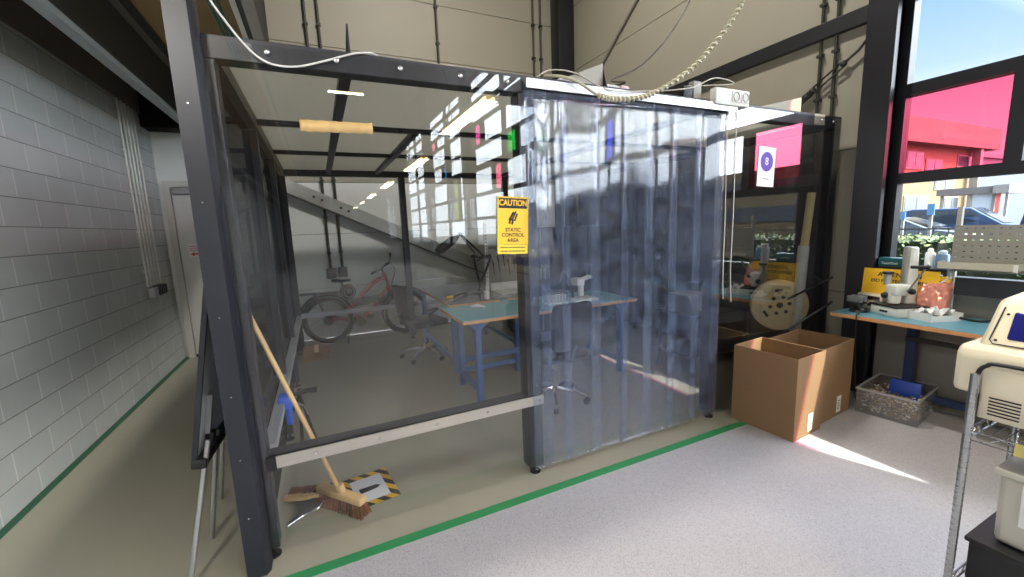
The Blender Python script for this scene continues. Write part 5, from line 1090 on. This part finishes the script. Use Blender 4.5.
# wire rack with machine, bottom right
rk = thing('wire_rack', 'chrome wire shelving unit in the lower right corner', 'shelving', (2.3, .1, 0)); rs = mat('rack_chrome', (176, 178, 180), 0.22, .95)
RX0, RX1, RY1, RY0 = 2.05, 2.52, .573, -.55
for (x, y) in ((RX0, RY1), (RX1, RY1), (RX0, RY0), (RX1, RY0)):
    m = MB(); m.tube([(x, y, .02), (x, y, 1.075 if x < 2.1 and y > 0 else 1.03)], .0125, 14)
    for k in range(38): m.tube([(x + .0128 * math.cos(q * PI / 6), y + .0128 * math.sin(q * PI / 6), .06 + k * .0254) for q in range(12)], .0009, 4, close=True)
    po = m.build('post', rs, rk); MB().lathe([(0, 0), (.018, 0), (.018, .012), (.008, .022), (0, .022)], (x, y, 0), 14).build('foot', rubber, po)
for z in (.26, .865):
    m = MB()
    for y in (RY1, RY0):
        for zz in (z, z - .035): m.tube([(RX0, y, zz), (RX1, y, zz)], .0032, 6)
    for x in (RX0, RX1):
        for zz in (z, z - .035): m.tube([(x, RY1, zz), (x, RY0, zz)], .0032, 6)
    n = 26
    for x in (RX0, RX1): m.tube([(x, RY1 - (RY1 - RY0) * k / n, z - (.035 if k % 2 else 0)) for k in range(n + 1)], .0024, 5)
    for y in (RY1, RY0): m.tube([(RX0 + (RX1 - RX0) * k / 12, y, z - (.035 if k % 2 else 0)) for k in range(13)], .0024, 5)
    k = RX0
    n = 38
    for k in range(n + 1): y = RY1 - (RY1 - RY0) * k / n; m.tube([(RX0, y, z + .004), (RX1, y, z + .004)], .0022, 5)
    m.build('wire_shelf', rs, rk)
MB().box(RX0 - .006, RX0 - .003, .19, .46, .825, .868).build('yellow_label', mat('label_yellowish', (206, 190, 110), 0.6), rk)
mc = thing('bench_machine', 'cream bench machine with dark blue window on the wire rack', 'machine', (2.3, .1, .87))
FX = 2.10; cm = mat('machine_cream', (232, 222, 196), 0.38)
# body profile in x-z: skirt in front, sloped front panel, flat lid
def loft(secs, mt, name, parent, bevel=.015):
    m = MB(); rings = [[m.b.verts.new(q) for q in s] for s in secs]; n = len(rings[0])
    for A_, B_ in zip(rings, rings[1:]):
        for k in range(n): m.b.faces.new((A_[k], A_[(k + 1) % n], B_[(k + 1) % n], B_[k]))
    m.b.faces.new(rings[0][::-1]); m.b.faces.new(rings[-1]); return m.build(name, mt, parent, bevel=bevel)
YL, YR = .645, -.35
body = [(FX + .03, .93), (FX + .0, .955), (FX, 1.13), (FX + .03, 1.16), (FX + .08, 1.165), (FX + .12, 1.30), (FX + .17, 1.325), (2.52, 1.335), (2.52, .93)]
def sec(y, inset): return [(x, y - (inset if z > 1.15 else 0), z) for x, z in body]
skl = loft([[(FX, y, .985 + .0), (FX, y, 1.135), (FX + .025, y, 1.16), (FX + .45, y, 1.16), (FX + .45, y, .985)] for y in (YL, YR)], cm, 'lower_housing', mc, .018)
loft([[(FX + .06, y, 1.15), (FX + .14, y - (.012 if y > 0 else -.012), 1.30), (FX + .17, y - (.02 if y > 0 else -.02), 1.322), (2.53, y - (.02 if y > 0 else -.02), 1.335), (2.53, y, 1.15)] for y in (YL - .035, YR + .035)], cm, 'hood', mc, .015)
MB().rbox(FX + .05, 2.5, YR + .03, YL - .03, .915, .99, .008).build('base', blackp, mc)
MB().rbox(FX - .004, FX + .01, YR + .05, .57, .905, 1.095, .004).build('front_cover', cm, mc)
m = MB(); gy = .580; m.tube(arc([(FX - .006, gy, .95), (FX - .006, gy, 1.06), (FX - .006, gy - .02, 1.10), (FX - .006, gy - .07, 1.112), (FX - .006, .2, 1.112), (FX - .006, YR + .05, 1.112)], 5), .007, 6); m.build('cover_groove', blackp, mc)
# window in the sloped hood face
sl0, sl1 = V((FX + .065, 0, 1.16)), V((FX + .14, 0, 1.30)); ez_ = (sl1 - sl0).normalized(); Mh = frame_m((sl0.x, YL - .055, sl0.z), V((0, -1, 0)), ez_)
MB().rbox(.045, .75, .03, .135, -.004, .006, .006, Mh).build('blue_window', mat('window_blue', (34, 38, 118), 0.12), mc)
m = MB(); m.tube([Mh @ V(q) for q in ((.018, .15, .003), (.006, .02, .003), (.016, .006, .003), (.8, .006, .003))], .0022, 5); m.build('panel_seam', blackp, mc)
for q in ((.030, .125), (.020, .022)): MB().ball(Mh @ V((q[0], q[1], .001)), .0045).build('screw', dgrey, mc)
MB().box(.09, .17, .016, .022, .0015, .0065, Mh).build('nameplate', mat('nameplate_grey', (120, 110, 100), 0.5), mc)
m = MB()
for k in range(6):
    for c in range(4): y_ = .545 - c * .09 - .012 * k * 0; m.box(FX - .0062, FX - .003, y_ - .075 + .0, y_, .925 + k * .012, .930 + k * .012)
m.build('vent_slots', blackp, mc)
# black container and frosted tote on the lower shelf
bc = thing('black_crate', 'low black plastic crate on the bottom shelf of the wire rack', 'crate', (2.3, .2, .27)); m = MB(); m.rbox(2.09, 2.50, -.35, .545, .2685, .44, .01); m.build('body', blackp, bc); MB().rbox(2.08, 2.51, -.36, .555, .425, .445, .006).build('rim', blackp, bc)
tt = thing('frosted_tote', 'frosted translucent plastic tote with a white paper label on the black crate', 'tote', (2.3, .2, .446)); fro = mat('frosted_plastic', (196, 192, 180), 0.35)
m = MB(); m.prism([(2.13, .447), (2.48, .447), (2.50, .72), (2.11, .72)], 1, -.30, .50); m.build('tub', fro, tt, bevel=.02); MB().rbox(2.10, 2.51, -.31, .51, .715, .74, .006).build('lid', fro, tt)
Mw = frame_m((2.108, .44, .55), V((0, -1, 0)), V((-.07, 0, 1))); MB().box(0, .25, 0, .16, .001, .0025, Mw).build('paper_label', paper, tt); m = MB(); m.box(.07, .10, .06, .09, .0026, .003, Mw); m.build('label_mark', inkm, tt)
